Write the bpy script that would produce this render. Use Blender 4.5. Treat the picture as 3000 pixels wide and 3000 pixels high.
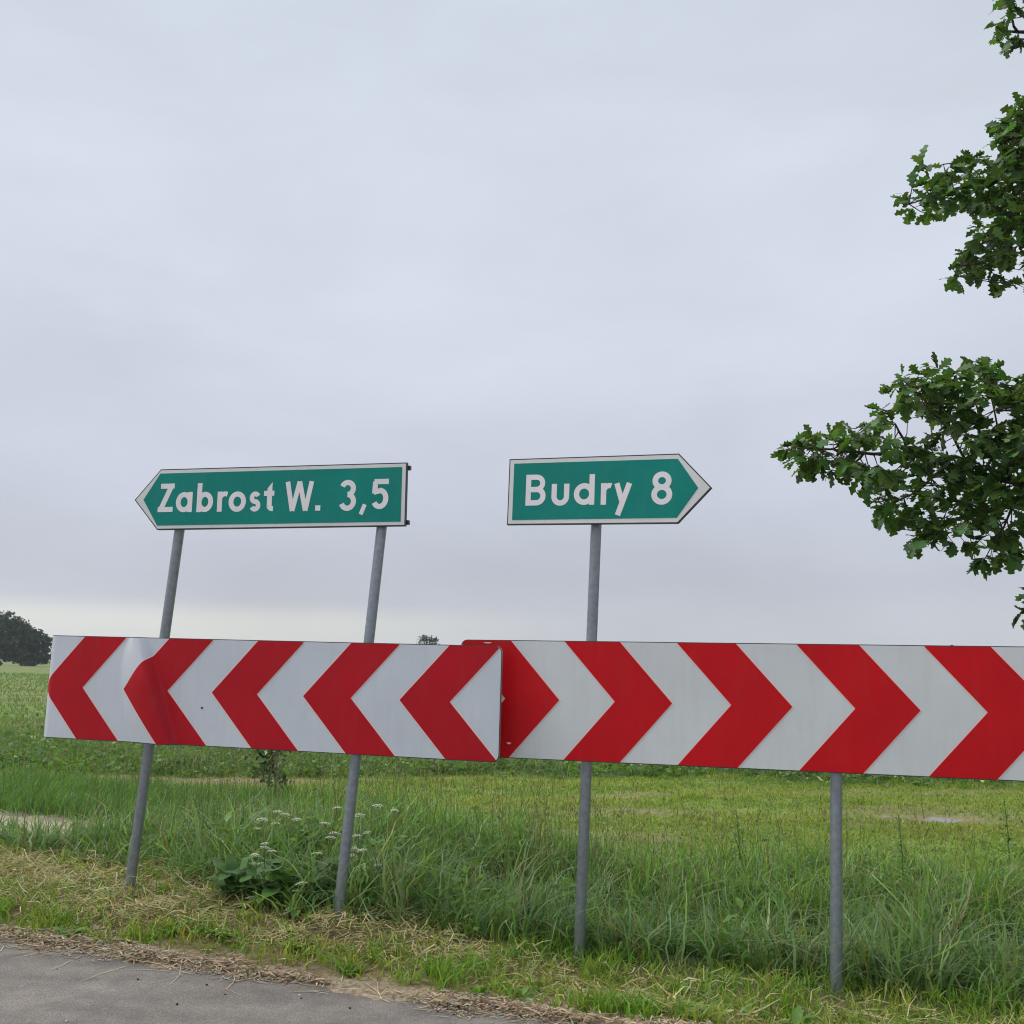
import bpy, math, random
import numpy as np
from mathutils import Matrix, Vector

rng = np.random.default_rng(11)
random.seed(5)
R = math.radians
scene = bpy.context.scene
col = scene.collection
for o in list(bpy.data.objects):
    bpy.data.objects.remove(o)

# ------------------------------------------------------------------ camera
CAM_H, PITCH, ROLL = 1.35, R(8.62), R(1.0)
fw = Vector((0, math.cos(PITCH), math.sin(PITCH)))
up0 = Vector((0, -math.sin(PITCH), math.cos(PITCH)))
rt = Vector((1, 0, 0)) * math.cos(ROLL) + up0 * math.sin(ROLL)
up = up0 * math.cos(ROLL) - Vector((1, 0, 0)) * math.sin(ROLL)
cam_data = bpy.data.cameras.new('camera')
cam_data.sensor_width = 36
cam_data.lens = 36
cam_data.clip_start = 0.05
cam_data.clip_end = 6000
cam = bpy.data.objects.new('camera', cam_data)
col.objects.link(cam)
M = Matrix((rt, up, -fw)).transposed().to_4x4()
M.translation = Vector((0, 0, CAM_H))
cam.matrix_world = M
scene.camera = cam
scene.render.resolution_x = scene.render.resolution_y = 1024

# ------------------------------------------------------------------ world, sun, exposure
SUN_EL, SUN_AZ = R(54), R(-88)          # azimuth measured from +Y towards +X
world = bpy.data.worlds.new('World')
scene.world = world
world.use_nodes = True
wn, wl = world.node_tree.nodes, world.node_tree.links
wn.clear()
out = wn.new('ShaderNodeOutputWorld')
bg = wn.new('ShaderNodeBackground')
bg.inputs['Strength'].default_value = 0.1
sky = wn.new('ShaderNodeTexSky')
sky.sky_type = 'NISHITA'
sky.sun_disc = False
sky.sun_elevation = SUN_EL
sky.sun_rotation = SUN_AZ
sky.dust_density = 3.0
tc = wn.new('ShaderNodeTexCoord')
sep = wn.new('ShaderNodeSeparateXYZ')
wl.new(tc.outputs['Generated'], sep.inputs[0])
# long flat stratus bands: noise squeezed vertically
mp = wn.new('ShaderNodeMapping')
mp.inputs['Scale'].default_value = (1.0, 1.0, 2.6)
wl.new(tc.outputs['Generated'], mp.inputs['Vector'])
nz = wn.new('ShaderNodeTexNoise')
nz.inputs['Scale'].default_value = 2.3
nz.inputs['Detail'].default_value = 8
nz.inputs['Roughness'].default_value = 0.52
nz.inputs['Distortion'].default_value = 0.25
wl.new(mp.outputs[0], nz.inputs['Vector'])
# overcast luminance with elevation (brighter overhead), ten times the value because strength is 0.1
el = wn.new('ShaderNodeValToRGB')
el.color_ramp.interpolation = 'EASE'
e = el.color_ramp.elements
e[0].position = 0.0; e[0].color = (0.64, 0.67, 0.71, 1)
e[1].position = 1.0; e[1].color = (0.86, 0.90, 0.98, 1)
for p, c in ((0.035, (0.60, 0.63, 0.69, 1)), (0.085, (0.545, 0.575, 0.655, 1)), (0.2, (0.62, 0.655, 0.755, 1)),
             (0.36, (0.685, 0.73, 0.825, 1)), (0.58, (0.67, 0.73, 0.82, 1))):
    n_ = e.new(p); n_.color = c
wl.new(sep.outputs['Z'], el.inputs['Fac'])
mr = wn.new('ShaderNodeMapRange')
mr.inputs['From Min'].default_value = 0.3
mr.inputs['From Max'].default_value = 0.7
mr.inputs['To Min'].default_value = 5.95
mr.inputs['To Max'].default_value = 7.15
wl.new(nz.outputs['Fac'], mr.inputs['Value'])
# a gap under the cloud deck in one quarter of the horizon lets a paler strip of sky through
el2 = wn.new('ShaderNodeValToRGB'); el2.color_ramp.interpolation = 'EASE'
g_ = el2.color_ramp.elements
g_[0].position = 0.0; g_[0].color = (0.75, 0.75, 0.75, 1)
g_[1].position = 0.062; g_[1].color = (0, 0, 0, 1)
n_ = g_.new(0.036); n_.color = (0.85, 0.85, 0.85, 1)
wl.new(sep.outputs['Z'], el2.inputs['Fac'])
gx_ = wn.new('ShaderNodeMapRange'); gx_.interpolation_type = 'SMOOTHSTEP'
gx_.inputs['From Min'].default_value = 0.12; gx_.inputs['From Max'].default_value = -0.22
wl.new(sep.outputs['X'], gx_.inputs['Value'])
gm_ = wn.new('ShaderNodeMath'); gm_.operation = 'MULTIPLY'
wl.new(el2.outputs['Color'], gm_.inputs[0]); wl.new(gx_.outputs[0], gm_.inputs[1])
gmix = wn.new('ShaderNodeMix'); gmix.data_type = 'RGBA'
wl.new(gm_.outputs[0], gmix.inputs['Factor'])
wl.new(el.outputs['Color'], gmix.inputs['A']); gmix.inputs['B'].default_value = (0.80, 0.81, 0.77, 1)
vm = wn.new('ShaderNodeVectorMath'); vm.operation = 'SCALE'
wl.new(gmix.outputs['Result'], vm.inputs[0])
wl.new(mr.outputs[0], vm.inputs['Scale'])
mx = wn.new('ShaderNodeMix'); mx.data_type = 'RGBA'
mx.inputs['Factor'].default_value = 0.94
wl.new(sky.outputs['Color'], mx.inputs['A'])
wl.new(vm.outputs[0], mx.inputs['B'])
wl.new(mx.outputs['Result'], bg.inputs['Color'])
wl.new(bg.outputs[0], out.inputs['Surface'])

sun_d = bpy.data.lights.new('sun', 'SUN')
sun_d.energy = 1.5
sun_d.angle = R(40)
sun_d.color = (1.0, 0.96, 0.90)
sun = bpy.data.objects.new('sun', sun_d)
sdir = Vector((math.sin(SUN_AZ) * math.cos(SUN_EL), math.cos(SUN_AZ) * math.cos(SUN_EL), math.sin(SUN_EL)))
sun.rotation_euler = sdir.to_track_quat('Z', 'Y').to_euler()
sun.location = sdir * 50
col.objects.link(sun)

try:
    scene.cycles.filter_width = 1.1
except Exception:
    pass
scene.view_settings.view_transform = 'Standard'
scene.view_settings.look = 'None'
scene.view_settings.exposure = 0.6
scene.view_settings.gamma = 1.0
scene.view_settings.use_curve_mapping = False

# ------------------------------------------------------------------ materials
def new_mat(name):
    m = bpy.data.materials.new(name)
    m.use_nodes = True
    n, l = m.node_tree.nodes, m.node_tree.links
    return m, n, l, n['Principled BSDF']

def plain(name, c, rough=0.5, metal=0.0, spec=0.5, var=0.0, scale=8.0, bump=0.0, bscale=200.0):
    m, n, l, b = new_mat(name)
    b.inputs['Base Color'].default_value = (*c, 1)
    b.inputs['Roughness'].default_value = rough
    b.inputs['Metallic'].default_value = metal
    b.inputs['Specular IOR Level'].default_value = spec
    t = n.new('ShaderNodeTexCoord')
    if var:
        z = n.new('ShaderNodeTexNoise'); z.inputs['Scale'].default_value = scale
        z.inputs['Detail'].default_value = 6
        l.new(t.outputs['Object'], z.inputs['Vector'])
        r = n.new('ShaderNodeMapRange')
        r.inputs['From Min'].default_value = 0.3; r.inputs['From Max'].default_value = 0.7
        r.inputs['To Min'].default_value = 1 - var; r.inputs['To Max'].default_value = 1 + var
        l.new(z.outputs['Fac'], r.inputs['Value'])
        v = n.new('ShaderNodeVectorMath'); v.operation = 'SCALE'
        v.inputs[0].default_value = c
        l.new(r.outputs[0], v.inputs['Scale'])
        l.new(v.outputs[0], b.inputs['Base Color'])
        r2 = n.new('ShaderNodeMapRange')
        r2.inputs['To Min'].default_value = rough - .08; r2.inputs['To Max'].default_value = rough + .1
        l.new(z.outputs['Fac'], r2.inputs['Value'])
        l.new(r2.outputs[0], b.inputs['Roughness'])
    if bump:
        z2 = n.new('ShaderNodeTexNoise'); z2.inputs['Scale'].default_value = bscale
        z2.inputs['Detail'].default_value = 3
        l.new(t.outputs['Object'], z2.inputs['Vector'])
        bp = n.new('ShaderNodeBump'); bp.inputs['Strength'].default_value = bump
        bp.inputs['Distance'].default_value = 0.005
        l.new(z2.outputs['Fac'], bp.inputs['Height'])
        l.new(bp.outputs[0], b.inputs['Normal'])
    return m

def grime(m, amt=.10, sc=(2.2, 1, .35)):
    # rain streaks and dust on sheet metal: noise drawn out down the panel
    n, l = m.node_tree.nodes, m.node_tree.links
    b = n['Principled BSDF']
    t = n.new('ShaderNodeTexCoord'); mpp = n.new('ShaderNodeMapping'); mpp.inputs['Scale'].default_value = sc
    l.new(t.outputs['Object'], mpp.inputs['Vector'])
    z = n.new('ShaderNodeTexNoise'); z.inputs['Scale'].default_value = 9; z.inputs['Detail'].default_value = 8
    z.inputs['Roughness'].default_value = .68
    l.new(mpp.outputs[0], z.inputs['Vector'])
    r = n.new('ShaderNodeMapRange'); r.inputs['From Min'].default_value = .48; r.inputs['From Max'].default_value = .78
    r.inputs['To Max'].default_value = amt * 1.2
    l.new(z.outputs['Fac'], r.inputs['Value'])
    mxx = n.new('ShaderNodeMix'); mxx.data_type = 'RGBA'
    src = b.inputs['Base Color'].links[0].from_socket
    l.new(r.outputs[0], mxx.inputs['Factor']); l.new(src, mxx.inputs['A'])
    mxx.inputs['B'].default_value = (.20, .18, .15, 1)
    l.new(mxx.outputs['Result'], b.inputs['Base Color'])
    return m

def leafy(name, trans=0.35, rough=0.5, spec=0.4, tint=(1, 1, 1)):
    """colour from the attribute Col of each blade or leaf, with light passing through"""
    m, n, l, b = new_mat(name)
    a = n.new('ShaderNodeAttribute'); a.attribute_name = 'Col'
    v = n.new('ShaderNodeVectorMath'); v.operation = 'MULTIPLY'
    v.inputs[1].default_value = tint
    l.new(a.outputs['Color'], v.inputs[0])
    l.new(v.outputs[0], b.inputs['Base Color'])
    b.inputs['Roughness'].default_value = rough
    b.inputs['Specular IOR Level'].default_value = spec
    t = n.new('ShaderNodeBsdfTranslucent')
    v2 = n.new('ShaderNodeVectorMath'); v2.operation = 'MULTIPLY'
    v2.inputs[1].default_value = (1.25, 1.3, 0.6)
    l.new(v.outputs[0], v2.inputs[0])
    l.new(v2.outputs[0], t.inputs['Color'])
    ms = n.new('ShaderNodeMixShader'); ms.inputs[0].default_value = trans
    l.new(b.outputs[0], ms.inputs[1]); l.new(t.outputs[0], ms.inputs[2])
    l.new(ms.outputs[0], n['Material Output'].inputs['Surface'])
    return m

def leaf_plain(name, c, trans=0.3, rough=0.45, spec=0.4, var=0.3):
    """leaf colour varied from object to object"""
    m, n, l, b = new_mat(name)
    oi = n.new('ShaderNodeObjectInfo')
    r = n.new('ShaderNodeMapRange')
    r.inputs['To Min'].default_value = 1 - var; r.inputs['To Max'].default_value = 1 + var
    l.new(oi.outputs['Random'], r.inputs['Value'])
    v = n.new('ShaderNodeVectorMath'); v.operation = 'SCALE'
    v.inputs[0].default_value = c
    l.new(r.outputs[0], v.inputs['Scale'])
    l.new(v.outputs[0], b.inputs['Base Color'])
    b.inputs['Roughness'].default_value = rough
    b.inputs['Specular IOR Level'].default_value = spec
    t = n.new('ShaderNodeBsdfTranslucent')
    v2 = n.new('ShaderNodeVectorMath'); v2.operation = 'MULTIPLY'
    v2.inputs[1].default_value = (1.4, 1.4, 0.5)
    l.new(v.outputs[0], v2.inputs[0]); l.new(v2.outputs[0], t.inputs['Color'])
    ms = n.new('ShaderNodeMixShader'); ms.inputs[0].default_value = trans
    l.new(b.outputs[0], ms.inputs[1]); l.new(t.outputs[0], ms.inputs[2])
    l.new(ms.outputs[0], n['Material Output'].inputs['Surface'])
    return m

def ground_mat():
    m, n, l, b = new_mat('field_ground')
    a = n.new('ShaderNodeAttribute'); a.attribute_name = 'Col'
    t = n.new('ShaderNodeTexCoord')
    z1 = n.new('ShaderNodeTexNoise'); z1.inputs['Scale'].default_value = 0.9; z1.inputs['Detail'].default_value = 9
    z1.inputs['Roughness'].default_value = 0.65
    mpp = n.new('ShaderNodeMapping'); mpp.inputs['Scale'].default_value = (0.35, 1.0, 1.0)
    mpp.inputs['Rotation'].default_value = (0, 0, R(9))
    l.new(t.outputs['Object'], mpp.inputs['Vector']); l.new(mpp.outputs[0], z1.inputs['Vector'])
    z2 = n.new('ShaderNodeTexNoise'); z2.inputs['Scale'].default_value = 38; z2.inputs['Detail'].default_value = 5
    l.new(t.outputs['Object'], z2.inputs['Vector'])
    r1 = n.new('ShaderNodeMapRange')
    r1.inputs['From Min'].default_value = .3; r1.inputs['From Max'].default_value = .7
    r1.inputs['To Min'].default_value = .7; r1.inputs['To Max'].default_value = 1.3
    l.new(z1.outputs['Fac'], r1.inputs['Value'])
    r2 = n.new('ShaderNodeMapRange')
    r2.inputs['From Min'].default_value = .3; r2.inputs['From Max'].default_value = .7
    r2.inputs['To Min'].default_value = .65; r2.inputs['To Max'].default_value = 1.35
    l.new(z2.outputs['Fac'], r2.inputs['Value'])
    mu = n.new('ShaderNodeMath'); mu.operation = 'MULTIPLY'
    l.new(r1.outputs[0], mu.inputs[0]); l.new(r2.outputs[0], mu.inputs[1])
    v = n.new('ShaderNodeVectorMath'); v.operation = 'SCALE'
    l.new(a.outputs['Color'], v.inputs[0]); l.new(mu.outputs[0], v.inputs['Scale'])
    l.new(v.outputs[0], b.inputs['Base Color'])
    b.inputs['Roughness'].default_value = 0.95
    b.inputs['Specular IOR Level'].default_value = 0.1
    bp = n.new('ShaderNodeBump'); bp.inputs['Strength'].default_value = 0.7; bp.inputs['Distance'].default_value = 0.03
    l.new(z2.outputs['Fac'], bp.inputs['Height']); l.new(bp.outputs[0], b.inputs['Normal'])
    return m

def road_mat():
    m, n, l, b = new_mat('worn_asphalt')
    t = n.new('ShaderNodeTexCoord')
    def noise(scale, det, sc=(1, 1, 1), rot=0):
        mpp = n.new('ShaderNodeMapping'); mpp.inputs['Scale'].default_value = sc
        mpp.inputs['Rotation'].default_value = (0, 0, rot)
        l.new(t.outputs['Object'], mpp.inputs['Vector'])
        z = n.new('ShaderNodeTexNoise'); z.inputs['Scale'].default_value = scale; z.inputs['Detail'].default_value = det
        l.new(mpp.outputs[0], z.inputs['Vector'])
        return z
    def rng_(z, a, c, lo=.3, hi=.7):
        r = n.new('ShaderNodeMapRange'); r.inputs['From Min'].default_value = lo; r.inputs['From Max'].default_value = hi
        r.inputs['To Min'].default_value = a; r.inputs['To Max'].default_value = c
        l.new(z.outputs['Fac'], r.inputs['Value']); return r
    big = rng_(noise(1.3, 5, (1, 4, 1), R(20.8)), .80, 1.16)       # wheel-polished streaks along the road
    mid = rng_(noise(9, 6), .86, 1.14)
    fine = rng_(noise(170, 3), .66, 1.34)
    m1 = n.new('ShaderNodeMath'); m1.operation = 'MULTIPLY'
    m2 = n.new('ShaderNodeMath'); m2.operation = 'MULTIPLY'
    l.new(big.outputs[0], m1.inputs[0]); l.new(mid.outputs[0], m1.inputs[1])
    l.new(m1.outputs[0], m2.inputs[0]); l.new(fine.outputs[0], m2.inputs[1])
    mixc = n.new('ShaderNodeMix'); mixc.data_type = 'RGBA'
    mixc.inputs['A'].default_value = (0.188, 0.174, 0.156, 1)
    mixc.inputs['B'].default_value = (0.220, 0.198, 0.176, 1)
    l.new(noise(3.0, 4).outputs['Fac'], mixc.inputs['Factor'])
    v = n.new('ShaderNodeVectorMath'); v.operation = 'SCALE'
    l.new(mixc.outputs['Result'], v.inputs[0]); l.new(m2.outputs[0], v.inputs['Scale'])
    # scattered pale aggregate
    vo = n.new('ShaderNodeTexVoronoi'); vo.inputs['Scale'].default_value = 26
    l.new(t.outputs['Object'], vo.inputs['Vector'])
    lt = n.new('ShaderNodeMath'); lt.operation = 'LESS_THAN'; lt.inputs[1].default_value = 0.07
    l.new(vo.outputs['Distance'], lt.inputs[0])
    mixd = n.new('ShaderNodeMix'); mixd.data_type = 'RGBA'
    mixd.inputs['B'].default_value = (0.34, 0.32, 0.30, 1)
    ms = n.new('ShaderNodeMath'); ms.operation = 'MULTIPLY'; ms.inputs[1].default_value = 0.6
    l.new(lt.outputs[0], ms.inputs[0]); l.new(ms.outputs[0], mixd.inputs['Factor'])
    l.new(v.outputs[0], mixd.inputs['A'])
    l.new(mixd.outputs['Result'], b.inputs['Base Color'])
    b.inputs['Roughness'].default_value = 0.85
    b.inputs['Specular IOR Level'].default_value = 0.25
    bp = n.new('ShaderNodeBump'); bp.inputs['Strength'].default_value = 0.5; bp.inputs['Distance'].default_value = 0.006
    l.new(fine.outputs[0], bp.inputs['Height']); l.new(bp.outputs[0], b.inputs['Normal'])
    return m

MAT = dict(
    ground=ground_mat(), road=road_mat(),
    grass=leafy('grass_blades', .46, .40, .5),
    straw=leafy('dry_straw', .15, .7, .25),
    foliage=leafy('tree_foliage', .40, .42, .45),
    farfol=leafy('far_foliage', .12, .7, .2),
    oak_leaf=leaf_plain('oak_leaf', (.075, .160, .042), .42, .42, .45, .5),
    broad=leaf_plain('broad_leaf', (.12, .25, .035), .3, .45, .4, .25),
    broad_dark=leaf_plain('dock_leaf', (.080, .180, .040), .25, .5, .35, .25),
    stem=plain('green_stem', (.10, .17, .05), .6),
    flower=plain('white_floret', (.55, .56, .44), .8, 0, .2),
    bark=plain('bark', (.075, .062, .05), .9, 0, .2, .35, 9, .8, 30),
    stake=plain('weathered_wood', (.20, .17, .13), .85, 0, .2, .3, 12),
    post=plain('galvanised_post', (.30, .335, .385), .38, .65, .5, .14, 40, .08, 120),
    edge=plain('dark_panel_edge', (.055, .062, .07), .5, .3, .5, .15, 10),
    zinc=plain('zinc_back', (.30, .31, .32), .45, .6, .5, .1, 6),
    white_l=grime(plain('white_reflective_film', (.585, .63, .69), .36, 0, .5, .05, 3)),
    white_r=grime(plain('white_reflective_film_newer', (.65, .685, .70), .36, 0, .5, .05, 3)),
    white_d=grime(plain('white_reflective_film_sign', (.72, .725, .72), .38, 0, .5, .04, 4)),
    red_l=grime(plain('red_reflective_film', (.445, .005, .015), .45, 0, .2, .08, 3), .05),
    red_r=grime(plain('red_reflective_film_newer', (.56, .004, .010), .45, 0, .2, .08, 3), .05),
    pale=plain('film_edge_pale', (.86, .66, .62), .5, 0, .3),
    green=grime(plain('green_reflective_film', (.000, .230, .190), .42, 0, .25, .09, 4), .06),
    letter=plain('white_letter_film', (.82, .80, .82), .4, 0, .4, .05, 9),
    pebble_d=plain('dark_stone', (.025, .022, .02), .8, 0, .3, .3, 60),
    pebble_l=plain('pale_stone', (.60, .58, .55), .8, 0, .3, .2, 60),
    scrap=plain('pale_scrap', (.45, .58, .47), .5, 0, .4, .1, 20),
)
_w, _n, _l, _b = new_mat('puddle_water')
_b.inputs['Base Color'].default_value = (.20, .17, .13, 1)
_b.inputs['Roughness'].default_value = .18
_b.inputs['Specular IOR Level'].default_value = .5
MAT['water'] = _w

# ------------------------------------------------------------------ helpers
def link(name, me, mat=None, parent=None, **props):
    if mat is not None:
        for m in (mat if isinstance(mat, (list, tuple)) else [mat]):
            me.materials.append(m)
    o = bpy.data.objects.new(name, me)
    col.objects.link(o)
    if parent is not None:
        o.parent = parent
    for k, v in props.items():
        o[k] = v
    return o

def pymesh(name, verts, faces, smooth=False):
    me = bpy.data.meshes.new(name)
    me.from_pydata([tuple(map(float, v)) for v in verts], [], [tuple(map(int, f)) for f in faces])
    me.update()
    if smooth:
        me.polygons.foreach_set('use_smooth', [True] * len(me.polygons))
    return me

def npmesh(name, V, quads=None, tris=None, C=None, smooth=True):
    """fast mesh from arrays; C is one colour per vertex"""
    me = bpy.data.meshes.new(name)
    q = np.zeros((0, 4), np.int32) if quads is None else np.asarray(quads, np.int32)
    t = np.zeros((0, 3), np.int32) if tris is None else np.asarray(tris, np.int32)
    me.vertices.add(len(V))
    me.vertices.foreach_set('co', np.asarray(V, np.float32).ravel())
    nl = q.size + t.size
    me.loops.add(nl)
    me.loops.foreach_set('vertex_index', np.concatenate([q.ravel(), t.ravel()]).astype(np.int32))
    me.polygons.add(len(q) + len(t))
    ls = np.concatenate([np.arange(len(q)) * 4, q.size + np.arange(len(t)) * 3]).astype(np.int32)
    me.polygons.foreach_set('loop_start', ls)
    me.update(calc_edges=True)
    if smooth:
        me.polygons.foreach_set('use_smooth', np.ones(len(q) + len(t), bool))
    if C is not None:
        at = me.attributes.new('Col', 'FLOAT_COLOR', 'POINT')
        c4 = np.ones((len(V), 4), np.float32)
        c4[:, :3] = C
        at.data.foreach_set('color', c4.ravel())
    me.validate()
    return me

def empty(name, loc=(0, 0, 0), **props):
    o = bpy.data.objects.new(name, None)
    o.empty_display_size = .2
    o.location = loc
    col.objects.link(o)
    for k, v in props.items():
        o[k] = v
    return o

def tube_np(pts, radii, n=8, cap=True):
    pts = [Vector(p) for p in pts]
    V, Q, T = [], [], []
    ref = Vector((0.31, 0.92, 0.21))
    for i, p in enumerate(pts):
        d = (pts[min(i + 1, len(pts) - 1)] - pts[max(i - 1, 0)]).normalized()
        a = d.cross(ref)
        if a.length < 1e-3:
            a = d.cross(Vector((1, 0, 0)))
        a.normalize(); b = d.cross(a)
        for k in range(n):
            ang = 2 * math.pi * k / n
            V.append(p + (a * math.cos(ang) + b * math.sin(ang)) * radii[i])
    for i in range(len(pts) - 1):
        for k in range(n):
            Q.append((i * n + k, i * n + (k + 1) % n, (i + 1) * n + (k + 1) % n, (i + 1) * n + k))
    if cap:
        Q.append(tuple(range((len(pts) - 1) * n, len(pts) * n)))
        Q.append(tuple(reversed(range(n))))
    return V, Q

class Acc:
    """collects several pieces into one mesh"""
    def __init__(s): s.V, s.F = [], []
    def add(s, V, F):
        o = len(s.V); s.V += list(V); s.F += [tuple(i + o for i in f) for f in F]
    def tube(s, pts, radii, n=8):
        s.add(*tube_np(pts, radii, n))
    def box(s, c, d):
        x, y, z = d[0] / 2, d[1] / 2, d[2] / 2
        V = [(c[0] + a * x, c[1] + b * y, c[2] + e * z) for a in (-1, 1) for b in (-1, 1) for e in (-1, 1)]
        s.add(V, [(0, 1, 3, 2), (4, 6, 7, 5), (0, 4, 5, 1), (2, 3, 7, 6), (0, 2, 6, 4), (1, 5, 7, 3)])
    def mesh(s, name, smooth=False): return pymesh(name, s.V, s.F, smooth)

# ------------------------------------------------------------------ terrain
EA = np.array([-2.407, 5.147]); ET = np.array([.935, -.355]); EN = np.array([.355, .935])
def ls(x, y):
    dx, dy = x - EA[0], y - EA[1]
    return dx * ET[0] + dy * ET[1], dx * EN[0] + dy * EN[1]
def sstep(a, b, v):
    t = np.clip((v - a) / (b - a), 0, 1); return t * t * (3 - 2 * t)
def wob(x, y, k=1.0, ph=0.0):
    return (np.sin(x * 1.7 * k + ph) * np.cos(y * 2.1 * k - ph * .7) + .6 * np.sin(x * 3.9 * k - y * 2.7 * k + 1.3 + ph)
            + .35 * np.sin(x * 7.3 * k + y * 6.1 * k + ph * 2)) / 1.95
def height(x, y):
    x = np.asarray(x, float); y = np.asarray(y, float)
    l, s = ls(x, y)
    base = np.interp(l, [-4, .3, 1.3, 2.5, 3.7, 9], [.09, .075, .05, -.085, -.10, -.11])
    near = base * sstep(.05, .8, s)
    ditch = -.17 * np.exp(-((s - 2.3) / .55) ** 2) * sstep(.8, 2.2, l)
    far = sstep(2.5, 6, s)
    z = near * (1 - far) + ditch
    z = z + sstep(.05, .4, s) * (.018 * wob(x, y, 2.2) * (1 - sstep(15, 30, np.hypot(x, y))) + .01)
    z = z + .03 * wob(x, y, .35, 2) * sstep(4, 9, s) * (1 - sstep(40, 80, np.hypot(x, y)))
    z = np.where(s < .12, z * sstep(.0, .12, s) - .03 * (1 - sstep(-.02, .10, s)), z)
    pw = np.exp(-((x - 4.15) / .8) ** 2 - ((y - 10.16) / .5) ** 2)
    z = z * (1 - pw) + pw * (-.035 + .022 * wob(x * 2, y * 5, 3.1, 1.7))
    return z
def gz(x, y): return float(height(x, y))

def axis(n, c, a, k):
    u = np.linspace(-1, 1, n); return c + a * np.sinh(k * u)
gx = axis(281, 0.3, 1.9, 7.6); gy = axis(281, 6.5, 1.9, 7.6)
GX, GY = np.meshgrid(gx, gy)
GZ = height(GX, GY)
N = len(gx)
idx = np.arange(N * N).reshape(N, N)
quads = np.stack([idx[:-1, :-1], idx[:-1, 1:], idx[1:, 1:], idx[1:, :-1]], -1).reshape(-1, 4)
def ground_colour(x, y):
    l, s = ls(x, y)
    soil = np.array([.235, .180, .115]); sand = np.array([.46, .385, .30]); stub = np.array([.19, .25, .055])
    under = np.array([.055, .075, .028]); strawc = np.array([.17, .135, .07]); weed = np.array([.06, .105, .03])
    farf = np.array([.170, .245, .075]); litter = np.array([.30, .245, .18])
    C = np.zeros(x.shape + (3,)) + farf
    def mixin(c, w):
        nonlocal C
        C = C * (1 - w[..., None]) + c * w[..., None]
    mixin(np.array([.205, .240, .095]), sstep(.2, .7, wob(x, y, .04, 1) * .5 + .5) * sstep(20, 30, y))
    mixin(weed, 1 - sstep(17, 20, y + .8 * wob(x, y, .5)))
    mixin(soil * 1.05, sstep(16.5, 18.5, y) * (1 - sstep(21, 25, y)) * .7)
    mixin(stub, 1 - sstep(12.6, 13.6, y + .05 * x * 0 + .5 * wob(x, y, .6)))
    mixin(soil, sstep(11.4, 11.8, y + .2 * wob(x, y, .8)) * (1 - sstep(12.2, 12.7, y)) * (1 - sstep(-2.8, -1.6, x)))
    mixin(soil * .8 + stub * .3, np.clip(.75 * sstep(.15, .60, wob(x * .35, y * 1.6, 1.3, 4)) * sstep(3.2, 4.2, s) * (1 - sstep(12.4, 13.2, y)), 0, 1))
    mixin(soil * 1.1, np.exp(-(((x - 4.1) / 1.0) ** 2 + ((y - 10.2) / .40) ** 2)))
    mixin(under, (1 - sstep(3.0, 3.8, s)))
    mixin(sand, np.exp(-(((l + 2.2) / 1.0) ** 2) ** 2 - (((s - 2.35) / .38) ** 2) ** 2))
    mixin(strawc, 1 - sstep(.9, 1.3, s - .5 * (1 - sstep(.6, 1.8, l))))
    mixin(litter, 1 - sstep(.12, .24, s))
    mixin(soil * .8, np.exp(-(((l - 1.55) / .35) ** 2 + ((s - 1.75) / .22) ** 2)))
    return C
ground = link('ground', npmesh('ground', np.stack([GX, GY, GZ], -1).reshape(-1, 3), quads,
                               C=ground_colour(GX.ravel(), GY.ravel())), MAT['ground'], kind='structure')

# road: one sheet with a ragged edge, running both ways past the frame
ll = np.concatenate([np.linspace(-120, -6, 40), np.linspace(-5.8, 9, 300), np.linspace(9.3, 120, 40)])
edge = .02 + .022 * np.sin(ll * 5.1) + .018 * np.sin(ll * 11.7 + 1) + .012 * np.sin(ll * 29 + 2) + .008 * np.sin(ll * 61)
ss = [-7.0, -4.0, -2.0, -1.0, -.5, -.2, 0.0]
RV, RQ = [], []
for i, (l_, e_) in enumerate(zip(ll, edge)):
    for s_ in ss:
        s2 = s_ + e_ * (1 if s_ > -.3 else 0)
        p = EA + ET * l_ + EN * s2
        RV.append((p[0], p[1], .004))
    p = EA + ET * l_ + EN * (e_ + .012)
    RV.append((p[0], p[1], -.035))
k = len(ss) + 1
for i in range(len(ll) - 1):
    for j in range(k - 1):
        RQ.append((i * k + j, (i + 1) * k + j, (i + 1) * k + j + 1, i * k + j + 1))
link('road', npmesh('road', np.array(RV), RQ, smooth=False), MAT['road'], kind='structure')

# ------------------------------------------------------------------ road signs
def frame(pos, yaw, pitch, roll):
    Rm = Matrix.Rotation(R(yaw), 4, 'Z') @ Matrix.Rotation(R(pitch), 4, 'X') @ Matrix.Rotation(R(roll), 4, 'Y')
    return Matrix.Translation(pos) @ Rm

def clip_poly(poly, convex):
    """Sutherland-Hodgman, both counter-clockwise lists of 2D points"""
    outp = poly
    for i in range(len(convex)):
        a, b = convex[i], convex[(i + 1) % len(convex)]
        inp, outp = outp, []
        if not inp: return []
        def side(p): return (b[0] - a[0]) * (p[1] - a[1]) - (b[1] - a[1]) * (p[0] - a[0])
        for j in range(len(inp)):
            p, q = inp[j], inp[(j + 1) % len(inp)]
            sp, sq = side(p), side(q)
            if sp >= 0: outp.append(p)
            if (sp > 0 > sq) or (sp < 0 < sq):
                t = sp / (sp - sq)
                outp.append((p[0] + (q[0] - p[0]) * t, p[1] + (q[1] - p[1]) * t))
    return outp

def area(p):
    return .5 * sum(p[i][0] * p[(i + 1) % len(p)][1] - p[(i + 1) % len(p)][0] * p[i][1] for i in range(len(p)))

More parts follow.
